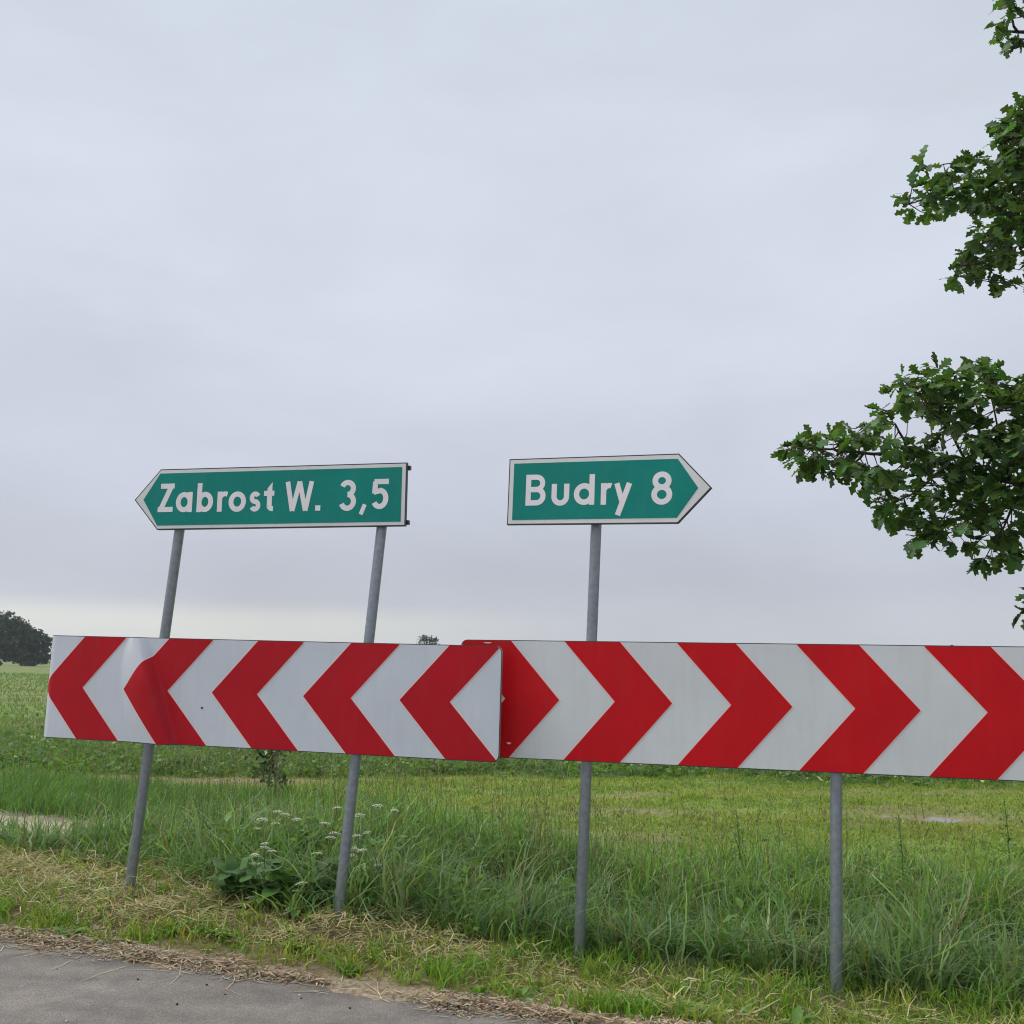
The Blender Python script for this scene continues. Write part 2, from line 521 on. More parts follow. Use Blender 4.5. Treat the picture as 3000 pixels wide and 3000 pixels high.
def rrect(x0, x1, z0, z1, r, n=6):
    P = []
    for cx, cz, a0 in ((x1 - r, z0 + r, -90), (x1 - r, z1 - r, 0), (x0 + r, z1 - r, 90), (x0 + r, z0 + r, 180)):
        for i in range(n + 1):
            a = R(a0 + 90 * i / n)
            P.append((cx + r * math.cos(a), cz + r * math.sin(a)))
    return P

def slab(poly, y0, y1):
    n = len(poly)
    V = [(x, y0, z) for x, z in poly] + [(x, y1, z) for x, z in poly]
    F = [tuple(range(n)), tuple(reversed(range(n, 2 * n)))]
    F += [(i, n + i, n + (i + 1) % n, (i + 1) % n) for i in range(n)]
    return V, F

def inset(poly, d):
    n = len(poly); outp = []
    for i in range(n):
        p0, p1, p2 = Vector(poly[i - 1]), Vector(poly[i]), Vector(poly[(i + 1) % n])
        d1 = (p1 - p0).normalized(); d2 = (p2 - p1).normalized()
        n1 = Vector((-d1.y, d1.x)); n2 = Vector((-d2.y, d2.x))
        mvec = (n1 + n2); mvec = mvec / max(.2, mvec.dot(n1))
        q = p1 + mvec * d
        outp.append((q.x, q.y))
    return outp

def strip(pts, w, closed=False):
    """constant-width stroke in 2D with mitred joins"""
    n = len(pts); L, Rr = [], []
    for i in range(n):
        p = Vector(pts[i])
        a = Vector(pts[(i - 1) % n]) if (closed or i > 0) else None
        b = Vector(pts[(i + 1) % n]) if (closed or i < n - 1) else None
        d1 = (p - a).normalized() if a is not None else None
        d2 = (b - p).normalized() if b is not None else None
        d1 = d1 or d2; d2 = d2 or d1
        n1 = Vector((-d1.y, d1.x)); n2 = Vector((-d2.y, d2.x))
        mvec = n1 + n2; mvec = mvec / max(.35, mvec.dot(n1))
        L.append(p + mvec * w / 2); Rr.append(p - mvec * w / 2)
    V = L + Rr
    F = [(n + i, n + (i + 1) % n, (i + 1) % n, i) for i in range(n if closed else n - 1)]
    return V, F

def arc(cx, cz, rx, rz, a0, a1, n=18):
    return [(cx + rx * math.cos(R(a0 + (a1 - a0) * i / n)), cz + rz * math.sin(R(a0 + (a1 - a0) * i / n))) for i in range(n + 1)]

def glyph(ch, x0, x1, b, t, w):
    """strokes of one letter of the condensed geometric sign alphabet; box in metres"""
    h = w / 2; l, r, lo, hi = x0 + h, x1 - h, b + h, t - h
    cx = (l + r) / 2; S = []
    def st(p, closed=False, ww=w): S.append((p, closed, ww))
    if ch == 'Z':
        st([(x0 + .012, hi), (x1, hi)]); st([(x0, lo), (x1 - .004, lo)]); st([(x1 - h - .004, hi), (x0 + h + .004, lo)], ww=w * 1.05)
    elif ch in 'abdo':
        xh = b + .1135; zc, rz = (b + xh) / 2, (xh - b) / 2 - h
        st(arc(cx, zc, (r - l) / 2, rz, 0, 348.75, 31), True)
        if ch == 'a': st([(r, b), (r, xh)])
        if ch == 'd': st([(r, b), (r, t)])
        if ch == 'b': st([(l, b), (l, t)])
    elif ch == 'r':
        st([(l, b), (l, t)]); st([(l, t - .05)] + arc(l + .030, t - .047, .030, .034, 180, 78, 10)[1:] + [(x1, t - h - .001)], ww=w * .95)
    elif ch == 's':
        m = (b + t) / 2; rz = (hi - lo) / 4; rx = (r - l) / 2
        st(arc(cx, hi - rz, rx, rz, 25, 270, 16) + arc(cx, lo + rz, rx, rz, 90, -155, 16)[1:], ww=w * .93)
    elif ch == 't':
        sx = cx + .003
        S.append(([(sx, b + .03), (sx, t)], 'slant', w))
        st([(sx, b + .03)] + arc(sx + .020, b + .030, .020, .030 - h, 180, 280, 8)[1:])
        st([(x0, b + .1135 - h), (x1, b + .1135 - h)])
    elif ch == 'W':
        q = [(x0 + h * .9, t), (x0 + (x1 - x0) * .27, b), (cx, t), (x1 - (x1 - x0) * .27, b), (x1 - h * .9, t)]
        for i in range(4): st([q[i], q[i + 1]], ww=w * .93)
    elif ch == '.':
        st([(cx, b), (cx, b + w * 1.02)], ww=w * 1.02)
    elif ch == ',':
        st([(x0 + .006, b - .026), (x1 - .008, b + w)], ww=w * .8)
    elif ch == '3':
        m = b + (t - b) * .53
        st(arc(cx, (m + hi) / 2, (r - l) / 2 * .92, (hi - m) / 2, 160, -90, 18)); st(arc(cx, (m + lo) / 2, (r - l) / 2, (m - lo) / 2, 90, -160, 18))
    elif ch == '5':
        zc = b + .058
        st([(x0 + .013, hi), (x1, hi)]); st([(x0 + .02, hi), (x0 + .016, b + .085)])
        st([(x0 + .012, b + .092)] + arc(cx - .002, zc, (r - l) / 2 + .002, zc - lo, 80, -150, 20))
    elif ch == '8':
        m = b + (t - b) * .53
        st(arc(cx, (m + hi) / 2, (r - l) / 2 * .88, (hi - m) / 2, 0, 348.75, 31), True)
        st(arc(cx, (m + lo) / 2, (r - l) / 2, (m - lo) / 2, 0, 348.75, 31), True)
    elif ch == 'B':
        m = b + (t - b) * .52
        st([(l, b), (l, t)])
        u1 = (hi - m) / 2; u2 = (m - lo) / 2
        st([(l, hi), (r - u1 - .004, hi)] + arc(r - u1 - .004, m + u1, u1, u1, 90, -90, 12)[1:] + [(l, m)], ww=w * .95)
        st([(l, m - .001), (r - u2, m - .001)] + arc(r - u2, lo + u2, u2, u2, 90, -90, 12)[1:] + [(l, lo)])
    elif ch == 'u':
        rx = (r - l) / 2
        st([(l, t), (l, lo + rx)] + arc(cx, lo + rx, rx, rx, 180, 360, 16)[1:] + [(r, t)])
    elif ch == 'y':
        st([(x1 - h * .9, t), (x0 + .020, b - .055)], ww=w); st([(x0 + h * .9, t), (x0 + .044, b + .008)], ww=w * .95)
    return S

def make_letter(ch, box, parent, y0):
    S = glyph(ch, *box, .0285)
    V, F = [], []
    for i, (p, closed, w) in enumerate(S):
        if closed == 'slant':
            (ax, az), (bx, bz) = p
            v = [(ax - w / 2, az), (ax + w / 2, az), (bx + w / 2, bz), (bx - w / 2, bz - .035)]; f = [(0, 1, 2, 3)]
        else:
            v, f = strip(p, w, closed)
        o = len(V)
        V += [(q[0], y0 - .0002 * i, q[1]) for q in v]
        F += [tuple(k + o for k in reversed(ff)) for ff in f]
    me = pymesh('letter', V, F)
    # all faces look at the reader
    import bmesh
    bm = bmesh.new(); bm.from_mesh(me)
    for fc in bm.faces:
        if fc.normal.y > 0: fc.normal_flip()
    bm.to_mesh(me); bm.free()
    return link('letter', me, MAT['letter'], parent)

def direction_panel(parent, mat_w, outer, inner, letters, rails):
    P = link('direction_panel', pymesh('direction_panel', *slab(outer, 0, .022)), MAT['edge'], parent)
    P.matrix_local = mat_w
    link('white_border', pymesh('white_border', *slab(inset(outer, .006), -.0012, -.0002)), MAT['white_d'], P)
    link('green_field', pymesh('green_field', *slab(inner, -.0026, -.0016)), MAT['green'], P)
    for ch, *bx in letters:
        make_letter(ch, bx, P, -.0034)
    for x0, x1, z in rails:
        a = Acc(); a.box(((x0 + x1) / 2, .036, z), (x1 - x0, .026, .022))
        link('rail', a.mesh('rail'), MAT['edge'], P)
    return P

def chevron_arms(tip_l, tip_r, H, slant, sgn):
    """two arms of one chevron; sgn +1 points right"""
    h = H / 2 + .02; k = slant / (H / 2) * h
    up_ = [(tip_l, 0), (tip_r, 0), (tip_r - sgn * k, h), (tip_l - sgn * k, h)]
    dn_ = [(tip_l - sgn * k, -h), (tip_r - sgn * k, -h), (tip_r, 0), (tip_l, 0)]
    return up_, dn_

def gridded(polys, x0, x1, z0, z1, dx, dz):
    xs = np.linspace(x0, x1, max(1, round((x1 - x0) / dx)) + 1); zs = np.linspace(z0, z1, max(1, round((z1 - z0) / dz)) + 1)
    res = []
    for P in polys:
        pa = [p[0] for p in P]; lo, hi = min(pa), max(pa)
        for i in range(len(xs) - 1):
            if xs[i + 1] < lo or xs[i] > hi: continue
            c1 = clip_poly(P, [(xs[i], z0 - 1), (xs[i + 1], z0 - 1), (xs[i + 1], z1 + 1), (xs[i], z1 + 1)])
            if len(c1) < 3: continue
            for j in range(len(zs) - 1):
                c = clip_poly(c1, [(xs[i] - 1, zs[j]), (xs[i + 1] + 1, zs[j]), (xs[i + 1] + 1, zs[j + 1]), (xs[i] - 1, zs[j + 1])])
                if len(c) >= 3 and abs(area(c)) > 1e-8: res.append(c)
    return res

def sheet(name, polys_y_mat, disp):
    """polys at offset y (towards the reader negative), bent by disp"""
    import bmesh
    bm = bmesh.new()
    for polys, y, mi in polys_y_mat:
        cache = {}
        for P in polys:
            vs = []
            for p in P:
                key = (round(p[0], 5), round(p[1], 5))
                if key not in cache: cache[key] = bm.verts.new(disp(p[0], y, p[1]))
                if not vs or cache[key] is not vs[-1]: vs.append(cache[key])
            if len(vs) > 1 and vs[0] is vs[-1]: vs.pop()
            if len(set(vs)) < 3 or len(set(vs)) != len(vs): continue
            try: f = bm.faces.new(vs)
            except ValueError: continue
            f.material_index = mi; f.smooth = True
            f.normal_update()
            if f.normal.y > 0: f.normal_flip()
    me = bpy.data.meshes.new(name); bm.to_mesh(me); bm.free()
    return me

def flat(x, y, z): return (x, y, z)

def chevron_board(parent, mat_w, x0, x1, H, tips, slant, sgn, mats, disp, dx, dz):
    white, red = mats
    outl = rrect(x0, x1, -H / 2, H / 2, .035)
    face = rrect(x0 + .004, x1 - .004, -H / 2 + .004, H / 2 - .004, .032)
    g = lambda polys: gridded(polys, x0, x1, -H / 2, H / 2, dx, dz)
    cells = g([outl])
    B = link('chevron_board', sheet('chevron_board', [(cells, .012, 0), (cells, 0, 0)], disp), MAT['edge'], parent)
    B.matrix_local = mat_w
    # rim closing the two skins
    V, F = [], []
    fine = []
    for i in range(len(outl)):
        a, b = outl[i], outl[(i + 1) % len(outl)]
        n = max(1, int(math.hypot(b[0] - a[0], b[1] - a[1]) / dx))
        fine += [(a[0] + (b[0] - a[0]) * t / n, a[1] + (b[1] - a[1]) * t / n) for t in range(n)]
    n = len(fine)
    V = [disp(p[0], -.0004, p[1]) for p in fine] + [disp(p[0], .013, p[1]) for p in fine]
    F = [(i, (i + 1) % n, n + (i + 1) % n, n + i) for i in range(n)]
    link('board_rim', pymesh('board_rim', V, F), MAT['zinc'], B)
    link('white_film', sheet('white_film', [(g([face]), -.0012, 0)], disp), white, B)
    for a, b in tips:
        wide = [c for c in (clip_poly(p, face) for p in chevron_arms(a - .008, b + .008, H, slant, sgn)) if len(c) >= 3]
        core = [c for c in (clip_poly(p, face) for p in chevron_arms(a, b, H, slant, sgn)) if len(c) >= 3]
        if not core: continue
        link('chevron', sheet('chevron', [(g(wide), -.0024, 1), (g(core), -.0042, 0)], disp), [red, MAT['pale']], B)
    for z in (-.17, .17):
        a = Acc(); a.box((.0 if x1 < 1.5 else .15, .034, z), ((x1 - x0) * .80, .026, .03))
        link('rail', a.mesh('rail'), MAT['zinc'], B)
    return B

def post(parent, top, base, r=.0278):
    top, base = Vector(top), Vector(base)
    d = (base - top).normalized()
    a = Acc(); n = 28
    bot = base + d * .35
    pts = [top + (bot - top) * t for t in np.linspace(0, 1, 12)]
    a.tube(pts, [r] * 12, n)
    p = link('post', a.mesh('post', True), MAT['post'], parent)
    m = p.data
    m.polygons[-1].use_smooth = False; m.polygons[-2].use_smooth = False
    c = Acc(); c.tube([top - d * .012, top + d * .03], [r + .003, r + .003], n)
    link('cap', c.mesh('cap'), MAT['edge'], p)
    return p

# left assembly: arrow panel ZABROST W. 3,5 above the dented board
left = empty('road_sign', (-1.45, 5.70, gz(-1.45, 5.70)),
             label='leaning twin-post road sign, green Zabrost W. 3,5 arrow above dented left-pointing chevron board', category='road sign',
             group='road signs with green arrow and chevron board')
right = empty('road_sign', (.95, 5.20, gz(.95, 5.20)),
              label='upright road sign, green Budry 8 arrow above undented right-pointing chevron board', category='road sign',
              group='road signs with green arrow and chevron board')
def under(root, mw): return Matrix.Translation(-Vector(root.location)) @ mw
def off(root, p): return Vector(p) - Vector(root.location)

bl = -.0765
lettersL = [('Z', -.7238, -.6282, -.0725, .0881), ('a', -.615, -.5154, -.0755, .04), ('b', -.4881, -.3903, -.0767, .0862),
            ('r', -.365, -.306, -.0765, .036), ('o', -.2974, -.1944, -.079, .035), ('s', -.174, -.1075, -.0805, .033),
            ('t', -.0898, -.0292, -.079, .0817), ('W', .0339, .1989, -.0804, .0819), ('.', .211, .2411, -.081, -.05),
            ('3', .3446, .4422, -.0855, .084), (',', .4648, .5006, -.080, -.05), ('5', .5299, .6235, -.0792, .0848)]
outerL = [(.7215, -.1715), (.7215, .1715), (-.7215, .1715), (-.872, 0), (-.7215, -.1715)]
innerL = [(.695, -.148), (.695, .147), (-.722, .147), (-.816, 0), (-.722, -.148)]
direction_panel(left, under(left, frame((-1.2709, 5.5192, 2.2481), -11.6, 0, -.26)), outerL, innerL, lettersL,
                [(-.66, .731, .148), (-.66, .731, -.148)])
lettersR = [('B', -.3527, -.2422, -.0755, .0885), ('u', -.2102, -.1141, -.0787, .0363), ('d', -.0891, .0213, -.0765, .0828),
            ('r', .0549, .1092, -.0773, .0343), ('y', .1247, .2165, -.0770, .0322), ('8', .3168, .4227, -.0819, .0865)]
outerR = [(-.4525, .176), (-.4525, -.176), (.4525, -.176), (.617, 0), (.4525, .176)]
innerR = [(-.424, .1505), (-.424, -.1505), (.447, -.148), (.551, 0), (.447, .149)]
direction_panel(right, under(right, frame((.4015, 5.1685, 2.2538), -20.74, 0, 1.37)), outerR, innerR, lettersR,
                [(-.43, .45, .14), (-.43, .45, -.14)])

def dent(x, y, z):
    """crease hammered into the left end and the end edge curled back"""
    fx = -.745 + (.285 - z) / .57 * .225            # fold line, slanting down to the right
    d = x - fx
    low = max(0., min(1., (.29 - z) / .58))
    ds = math.sqrt(d * d + .016 ** 2) - .016
    wl_ = .05 + .19 * (1 - math.exp(-3.2 * low))
    k = max(0., 1 - ds / wl_) if d < 0 else max(0., 1 - ds / .040)
    k = k * k * (3 - 2 * k) * .5 + k * .5
    y2 = -(.040 + .032 * min(1, low * 2.5) - .030 * max(0, low - .5)) * k
    y2 += .010 * math.sin(x * 2.3 + .4) * max(0, min(1, (-x - .2) / .6))
    a = -1.305 - x; R0 = .060
    if a > 0:
        x = -1.305 - (R0 + y) * math.sin(a / R0)
        y2 += (R0 + y) * (1 - math.cos(a / R0)) + 0 - y * 0
        return (x, y + y2, z)
    return (x, y + y2, z)
pl = .2728
tipsL = [(-1.372, -1.099)] + [(-.826 + i * 2 * pl, -.826 + i * 2 * pl + pl) for i in range(4)]
chevron_board(left, under(left, frame((-1.3419, 5.5776, 1.1835), -15.61, .15, .67)), -1.425, 1.352, .575, tipsL, .264, -1,
              (MAT['white_l'], MAT['red_l']), dent, .008, .012)
def mark(board_i, name, mat, x, z, w, h, yy):
    B = [o for o in bpy.data.objects if o.name.startswith('chevron_board')][board_i]
    P = [(x + w * math.cos(t) * (1 + .2 * math.sin(3 * t)), z + h * math.sin(t)) for t in np.linspace(0, 2 * math.pi, 10)[:-1]]
    V, F = slab(P, yy - .002, yy)
    link(name, pymesh(name, V, F), mat, B)
mark(0, 'bolt', MAT['edge'], -.335, -.085, .006, .006, -.003)
pr = .2862
tipsR = [(-1.0995 + i * 2 * pr, -1.0995 + i * 2 * pr + pr) for i in range(5)]
chevron_board(right, under(right, frame((1.0392, 5.0728, 1.1871), -16.15, .23, .14)), -1.349, 1.66, .60, tipsR, .264, 1,
              (MAT['white_r'], MAT['red_r']), flat, .25, .3)

mark(1, 'scuff', MAT['pale'], -1.075, -.225, .012, .005, -.0046)
mark(1, 'scuff', MAT['pale'], -1.20, .284, .022, .003, -.0046)
mark(1, 'bolt', MAT['edge'], 1.05, .298, .006, .006, -.0046)
def extend(A, B, zt):
    A, B = Vector(A), Vector(B); return A + (B - A) * ((zt - A.z) / (B.z - A.z))
def mk_post(root, A, B):
    t = extend(A, B, A[2] + .30)
    b = extend(A, B, .0); b = extend(A, B, gz(b.x, b.y))
    return post(root, off(root, t), off(root, b))
mk_post(left, (-1.864, 5.703, 2.079), (-1.991, 5.822, .882))
mk_post(left, (-.700, 5.464, 2.081), (-.794, 5.490, .873))
mk_post(right, (.437, 5.250, 2.082), (.401, 5.325, .876))
mk_post(right, (1.566, 5.000, .870), (1.534, 4.998, -.09)) if False else None
A4, B4 = Vector((1.575, 4.985, 1.45)), Vector((1.535, 4.995, -.09))
post(right, off(right, A4), off(right, (1.535, 4.995, gz(1.535, 4.995))))

# ------------------------------------------------------------------ grass and other ground cover
def blades(P, h, w, az, lean, C, S=3, tw=.8, tip=.0):
    n = len(P)
    az = np.asarray(az); d = np.stack([np.cos(az), np.sin(az), np.zeros(n)], -1)
    wa = az + np.pi / 2 + rng.normal(0, tw, n)
    wd = np.stack([np.cos(wa), np.sin(wa), np.zeros(n)], -1)
    V = np.zeros((n, 2 * S + 1, 3), np.float32)
    walk = np.zeros((n, 3))
    for i in range(S):
        t = i / S
        if i and S > 3: walk = walk + rng.normal(0, .034, (n, 3)) * h[:, None] * np.array([1, 1, .55])
        c = P + d * (h * lean * t ** 2)[:, None] + walk
        c[:, 2] += h * (t - .42 * np.minimum(lean, 1.7) * t ** 2.6)
        ww = (w * (.75 + .25 * min(1, t * 3)) * (1 - t ** 2.2))[:, None] * .5
        V[:, 2 * i] = c - wd * ww; V[:, 2 * i + 1] = c + wd * ww
    c = P + d * (h * lean)[:, None] + walk * 1.25; c[:, 2] += h * (1 - .42 * np.minimum(lean, 1.7))
    V[:, 2 * S] = c
    b = (np.arange(n) * (2 * S + 1))[:, None]
    Q = np.concatenate([b + np.array([2 * i, 2 * i + 1, 2 * i + 3, 2 * i + 2]) for i in range(S - 1)], 0) if S > 1 else np.zeros((0, 4), int)
    T = b + np.array([2 * S - 2, 2 * S - 1, 2 * S])
    return V.reshape(-1, 3), Q, T, np.repeat(C, 2 * S + 1, 0)

def leaf_cloud(pts, size, C, aspect=.6, flat_=0.0):
    """one diamond leaf per point, random orientation, flat_ pulls leaves level"""
    n = len(pts)
    a = rng.normal(size=(n, 3)); a[:, 2] *= 1 - flat_ * .6; a /= np.linalg.norm(a, axis=1)[:, None]
    up_ = rng.normal(size=(n, 3)) * (1 - flat_ * .55); up_[:, 2] += flat_
    b = np.cross(a, up_); b /= np.linalg.norm(b, axis=1)[:, None]
    sz = size * rng.uniform(.6, 1.4, (n, 1))
    V = np.stack([pts - a * sz / 2, pts + b * sz * aspect / 2 + a * sz * .05, pts + a * sz / 2, pts - b * sz * aspect / 2 + a * sz * .05], 1)
    Q = (np.arange(n) * 4)[:, None] + np.array([0, 1, 2, 3])
    return V.reshape(-1, 3), Q, np.zeros((0, 3), int), np.repeat(C, 4, 0)

def merge(parts):
    Vs, Qs, Ts, Cs, o = [], [], [], [], 0
    for V, Q, T, C in parts:
        Vs.append(V); Qs.append(np.asarray(Q).reshape(-1, 4) + o); Ts.append(np.asarray(T).reshape(-1, 3) + o); Cs.append(C); o += len(V)
    return np.concatenate(Vs), np.concatenate(Qs), np.concatenate(Ts), np.concatenate(Cs)

def stuff(name, parts, mat, label, cat):
    V, Q, T, C = merge(parts)
    return link(name, npmesh(name, V, Q, T, C, True), mat, kind='stuff', label=label, category=cat)

def in_view(x, y, m=1.6): return np.abs(x) < .60 * y + m
def scatter(n, l0, l1, s0, s1, dens):
    l = rng.uniform(l0, l1, n); s = rng.uniform(s0, s1, n)
    x = EA[0] + ET[0] * l + EN[0] * s; y = EA[1] + ET[1] * l + EN[1] * s
    k = (rng.random(n) < dens(x, y, l, s)) & in_view(x, y)
    return x[k], y[k], l[k], s[k]
def at(x, y, dz=0): return np.stack([x, y, height(x, y) + dz], -1)
def tint(n, base, var=.25, hue=.12):
    b = np.asarray(base, float)
    c = np.tile(b, (n, 1)) if b.ndim == 1 else b.copy()
    c *= rng.uniform(1 - var, 1 + var, (n, 1))
    c *= 1 + rng.normal(0, hue, (n, 3)) * np.array([1, .5, .8])
    return np.clip(c, .004, .9)
def lerp(a, b, t): return np.asarray(a) * (1 - t[:, None]) + np.asarray(b) * t[:, None]
def prevailing(n, mean=.3, sd=1.2): return rng.normal(mean, sd, n)

# tall verge grass behind the posts
def d_tall(x, y, l, s):
    start = np.interp(l, [-4, 0, .8, 1.25, 1.6, 3, 8], [1.75, 1.25, .98, .74, 1.02, 1.30, 1.34]) + .13 * wob(x, y, 2.5)
    end = np.interp(l, [-4, -1.5, -.3, .5, 1.5, 2.2, 3, 8], [2.0, 2.1, 3.5, 3.9, 3.7, 3.5, 4.2, 4.4]) + .45 * wob(x, y, .8, 3)
    m = sstep(-.06, .10, s - start) * (1 - sstep(-.6, .4, s - end))
    clump = .13 + .87 * sstep(-.25, .35, wob(x, y, 4.2, 1))
    hole = 1 - .93 * np.exp(-(((l - 1.75) / .34) ** 2 + ((s - 1.62) / .24) ** 2))
    track = 1 - .97 * np.exp(-(((l + 2.2) / .9) ** 2) ** 2 - (((s - 2.35) / .36) ** 2) ** 2)
    clear = np.ones_like(l)
    for px_, py_ in ((-2.076, 5.897), (-.852, 5.497), (.371, 5.398), (1.535, 4.995)):
        lp, sp_ = ls(px_, py_)
        clear = clear * (1 - .97 * (1 - sstep(.07, .15, np.abs(l - lp))) * (1 - sstep(-.04, .06, s - sp_)))
    return m * clump * hole * track * clear
def tuft(x, y, r=.035, per=5):
    """gather blades into tufts"""
    k = len(x) // per
    cx, cy = np.repeat(x[:k], per), np.repeat(y[:k], per)
    return cx + rng.normal(0, r, k * per), cy + rng.normal(0, r, k * per)
x, y, l, s = scatter(98000, -5, 9, .7, 5.0, d_tall)
x, y = tuft(x, y); l, s = ls(x, y); n = len(x)
tuft_id = np.repeat(rng.random(n // 5), 5)
hmul = np.interp(l, [-5, -1.6, -.4, .8, 1.6, 2.2, 4, 9], [.45, .55, .82, .90, .88, .80, .92, 1.0]) * (1 - .42 * sstep(2.6, 4.0, s)) * (.82 + .38 * wob(x, y, 1.6, 5) + .26 * wob(x, y, 4.2, 1)) * (.70 + .6 * tuft_id)
h = rng.uniform(.26, .60, n) * hmul
blue = np.clip(.5 + .5 * wob(x, y, 1.1, 2) + (tuft_id - .5) * .9, 0, 1) * (1 - .6 * sstep(2.0, 3.0, s))
C = lerp(lerp((.165, .320, .066), (.195, .290, .128), blue), (.215, .375, .068), sstep(2.1, 3.4, s) * .85)
C = C * (.75 + .5 * rng.permutation(tuft_id))[:, None]
C = tint(n, C, .35)
pale_ = rng.random(n) < .14
C[pale_] = tint(pale_.sum(), (.34, .45, .21), .3)
dry = rng.random(n) < .08
C[dry] = tint(dry.sum(), (.30, .26, .13), .25)
stuff('tall_grass', [blades(at(x, y, -.01), h, rng.uniform(.0075, .0165, n), np.repeat(rng.uniform(0, 6.3, n // 5), 5) + rng.normal(0, .9, n), np.abs(rng.normal(.70, .50, n)), C, 6, .7)],
      MAT['grass'], 'tall dark green grass growing behind the sign posts', 'grass')

# drooping lower undergrowth that fills the feet of the tall grass
x, y, l, s = scatter(60000, -4, 9, .75, 4.4, lambda x, y, l, s: d_tall(x, y, l, s) * .9); n = len(x)
C = tint(n, lerp((.115, .225, .055), (.190, .290, .115), rng.random(n)), .4)
xw, yw, lw, sw = scatter(2600, -4, 9, .75, 3.6, lambda x, y, l, s: d_tall(x, y, l, s) * sstep(-.1, .5, wob(x, y, 1.9, 11)))
xw, yw = tuft(np.repeat(xw, 2), np.repeat(yw, 2), .07, 14); nw = len(xw)
Pw = at(xw, yw); Pw[:, 2] += rng.uniform(.05, .36, nw)
weed_leaves = leaf_cloud(Pw, rng.uniform(.028, .065, (nw, 1)), tint(nw, lerp((.11, .23, .048), (.20, .33, .085), np.repeat(rng.random(nw // 14), 14)), .3), .55, .7)
stuff('undergrowth', [weed_leaves, blades(at(x, y, -.01), rng.uniform(.12, .30, n), rng.uniform(.007, .014, n), rng.uniform(0, 6.3, n),
      np.abs(rng.normal(1.0, .4, n)), C, 5, .9)], MAT['grass'], 'low tangled green undergrowth at the foot of the tall grass', 'grass')

# flowering grass stalks, thin stems with brownish seed heads
def stalks(x, y, h, spread=.25):
    n = len(x); az = rng.uniform(0, 6.3, n); ln = np.abs(rng.normal(spread * .6, spread * .5, n))
    base = at(x, y)
    parts = [blades(base, h, np.full(n, .0035), az, ln, tint(n, (.17, .20, .08), .2), 4, .4)]
    k = 9
    tipd = np.stack([np.cos(az), np.sin(az), np.zeros(n)], -1)
    for j in range(k):
        t = 1 - .20 * j / k * rng.uniform(.8, 1.2, n)
        p = base + tipd * (h * ln * t ** 2)[:, None]
        p[:, 2] += h * (t - .42 * np.minimum(ln, 1.7) * t ** 2.6) - .004
        parts.append(blades(p, rng.uniform(.018, .045, n) * (1 if j < 7 else .7), np.full(n, .0045), rng.uniform(0, 6.3, n), rng.uniform(.3, 1.2, n),
                            tint(n, (.20, .175, .095), .25), 2, .9))
    return parts
def d_st(x, y, l, s):
    return d_tall(x, y, l, s) * (.16 + 2.2 * np.exp(-((l - 1.9) / .5) ** 2 - ((s - 2.3) / .6) ** 2) + .5 * np.exp(-((l - 3.4) / 1.0) ** 2 - ((s - 2.6) / .5) ** 2))
x, y, l, s = scatter(8000, -2, 9, 1.2, 4.4, d_st)
n = len(x)
x2, y2, l2, s2 = scatter(500, -1.6, 1.2, 1.6, 3.6, lambda x, y, l, s: np.full(len(x), .5))
stuff('seeding_grass', stalks(x, y, rng.uniform(.45, .80, n) + .18 * np.exp(-((l - 1.9) / .5) ** 2 - ((s - 2.3) / .6) ** 2)) + stalks(x2, y2, rng.uniform(.5, .85, len(x2)), .3), MAT['straw'],
      'thin brown-headed seeding grass stalks rising above the tall grass', 'grass')

# near verge: short bright grass in patches
def d_verge(x, y, l, s):
    e = .17 + .06 * wob(x, y, 3.1, 7) + .05 * sstep(.3, 1.5, l) * (1 - sstep(2, 3, l))
    front = sstep(-.02, .05, s - e) * (1 - sstep(.42, .62, s + .12 * wob(x, y, 2.3, 3)))
    back = .40 * sstep(.5, .6, s) * (1 - sstep(1.2, 1.5, s))
    return np.clip(front * (.28 + .72 * sstep(-.4, .25, wob(x, y, 3.7, 1))) + back * sstep(1.5, 2.5, l) + back * (.30 + .6 * sstep(.1, .5, wob(x, y, 3.3, 8))), 0, 1)
x, y, l, s = scatter(60000, -5, 7, .05, 1.5, d_verge)
x, y = tuft(x, y, .022); l, s = ls(x, y); ok = s > .07; x, y, l, s = x[ok], y[ok], l[ok], s[ok]; n = len(x)
yel = np.clip(.30 + .6 * wob(x, y, 2.9, 6) + rng.normal(0, .25, n), 0, 1)
C = tint(n, lerp((.165, .315, .033), (.35, .36, .080), yel), .4)
stuff('verge_grass', [blades(at(x, y, -.005), rng.uniform(.045, .15, n) * (.75 + .45 * wob(x, y, 3.3, 2)), rng.uniform(.005, .011, n), rng.uniform(0, 6.3, n),
      np.abs(rng.normal(.65, .4, n)), C, 4, .9)], MAT['grass'], 'short bright green grass tufts along the edge of the road', 'grass')

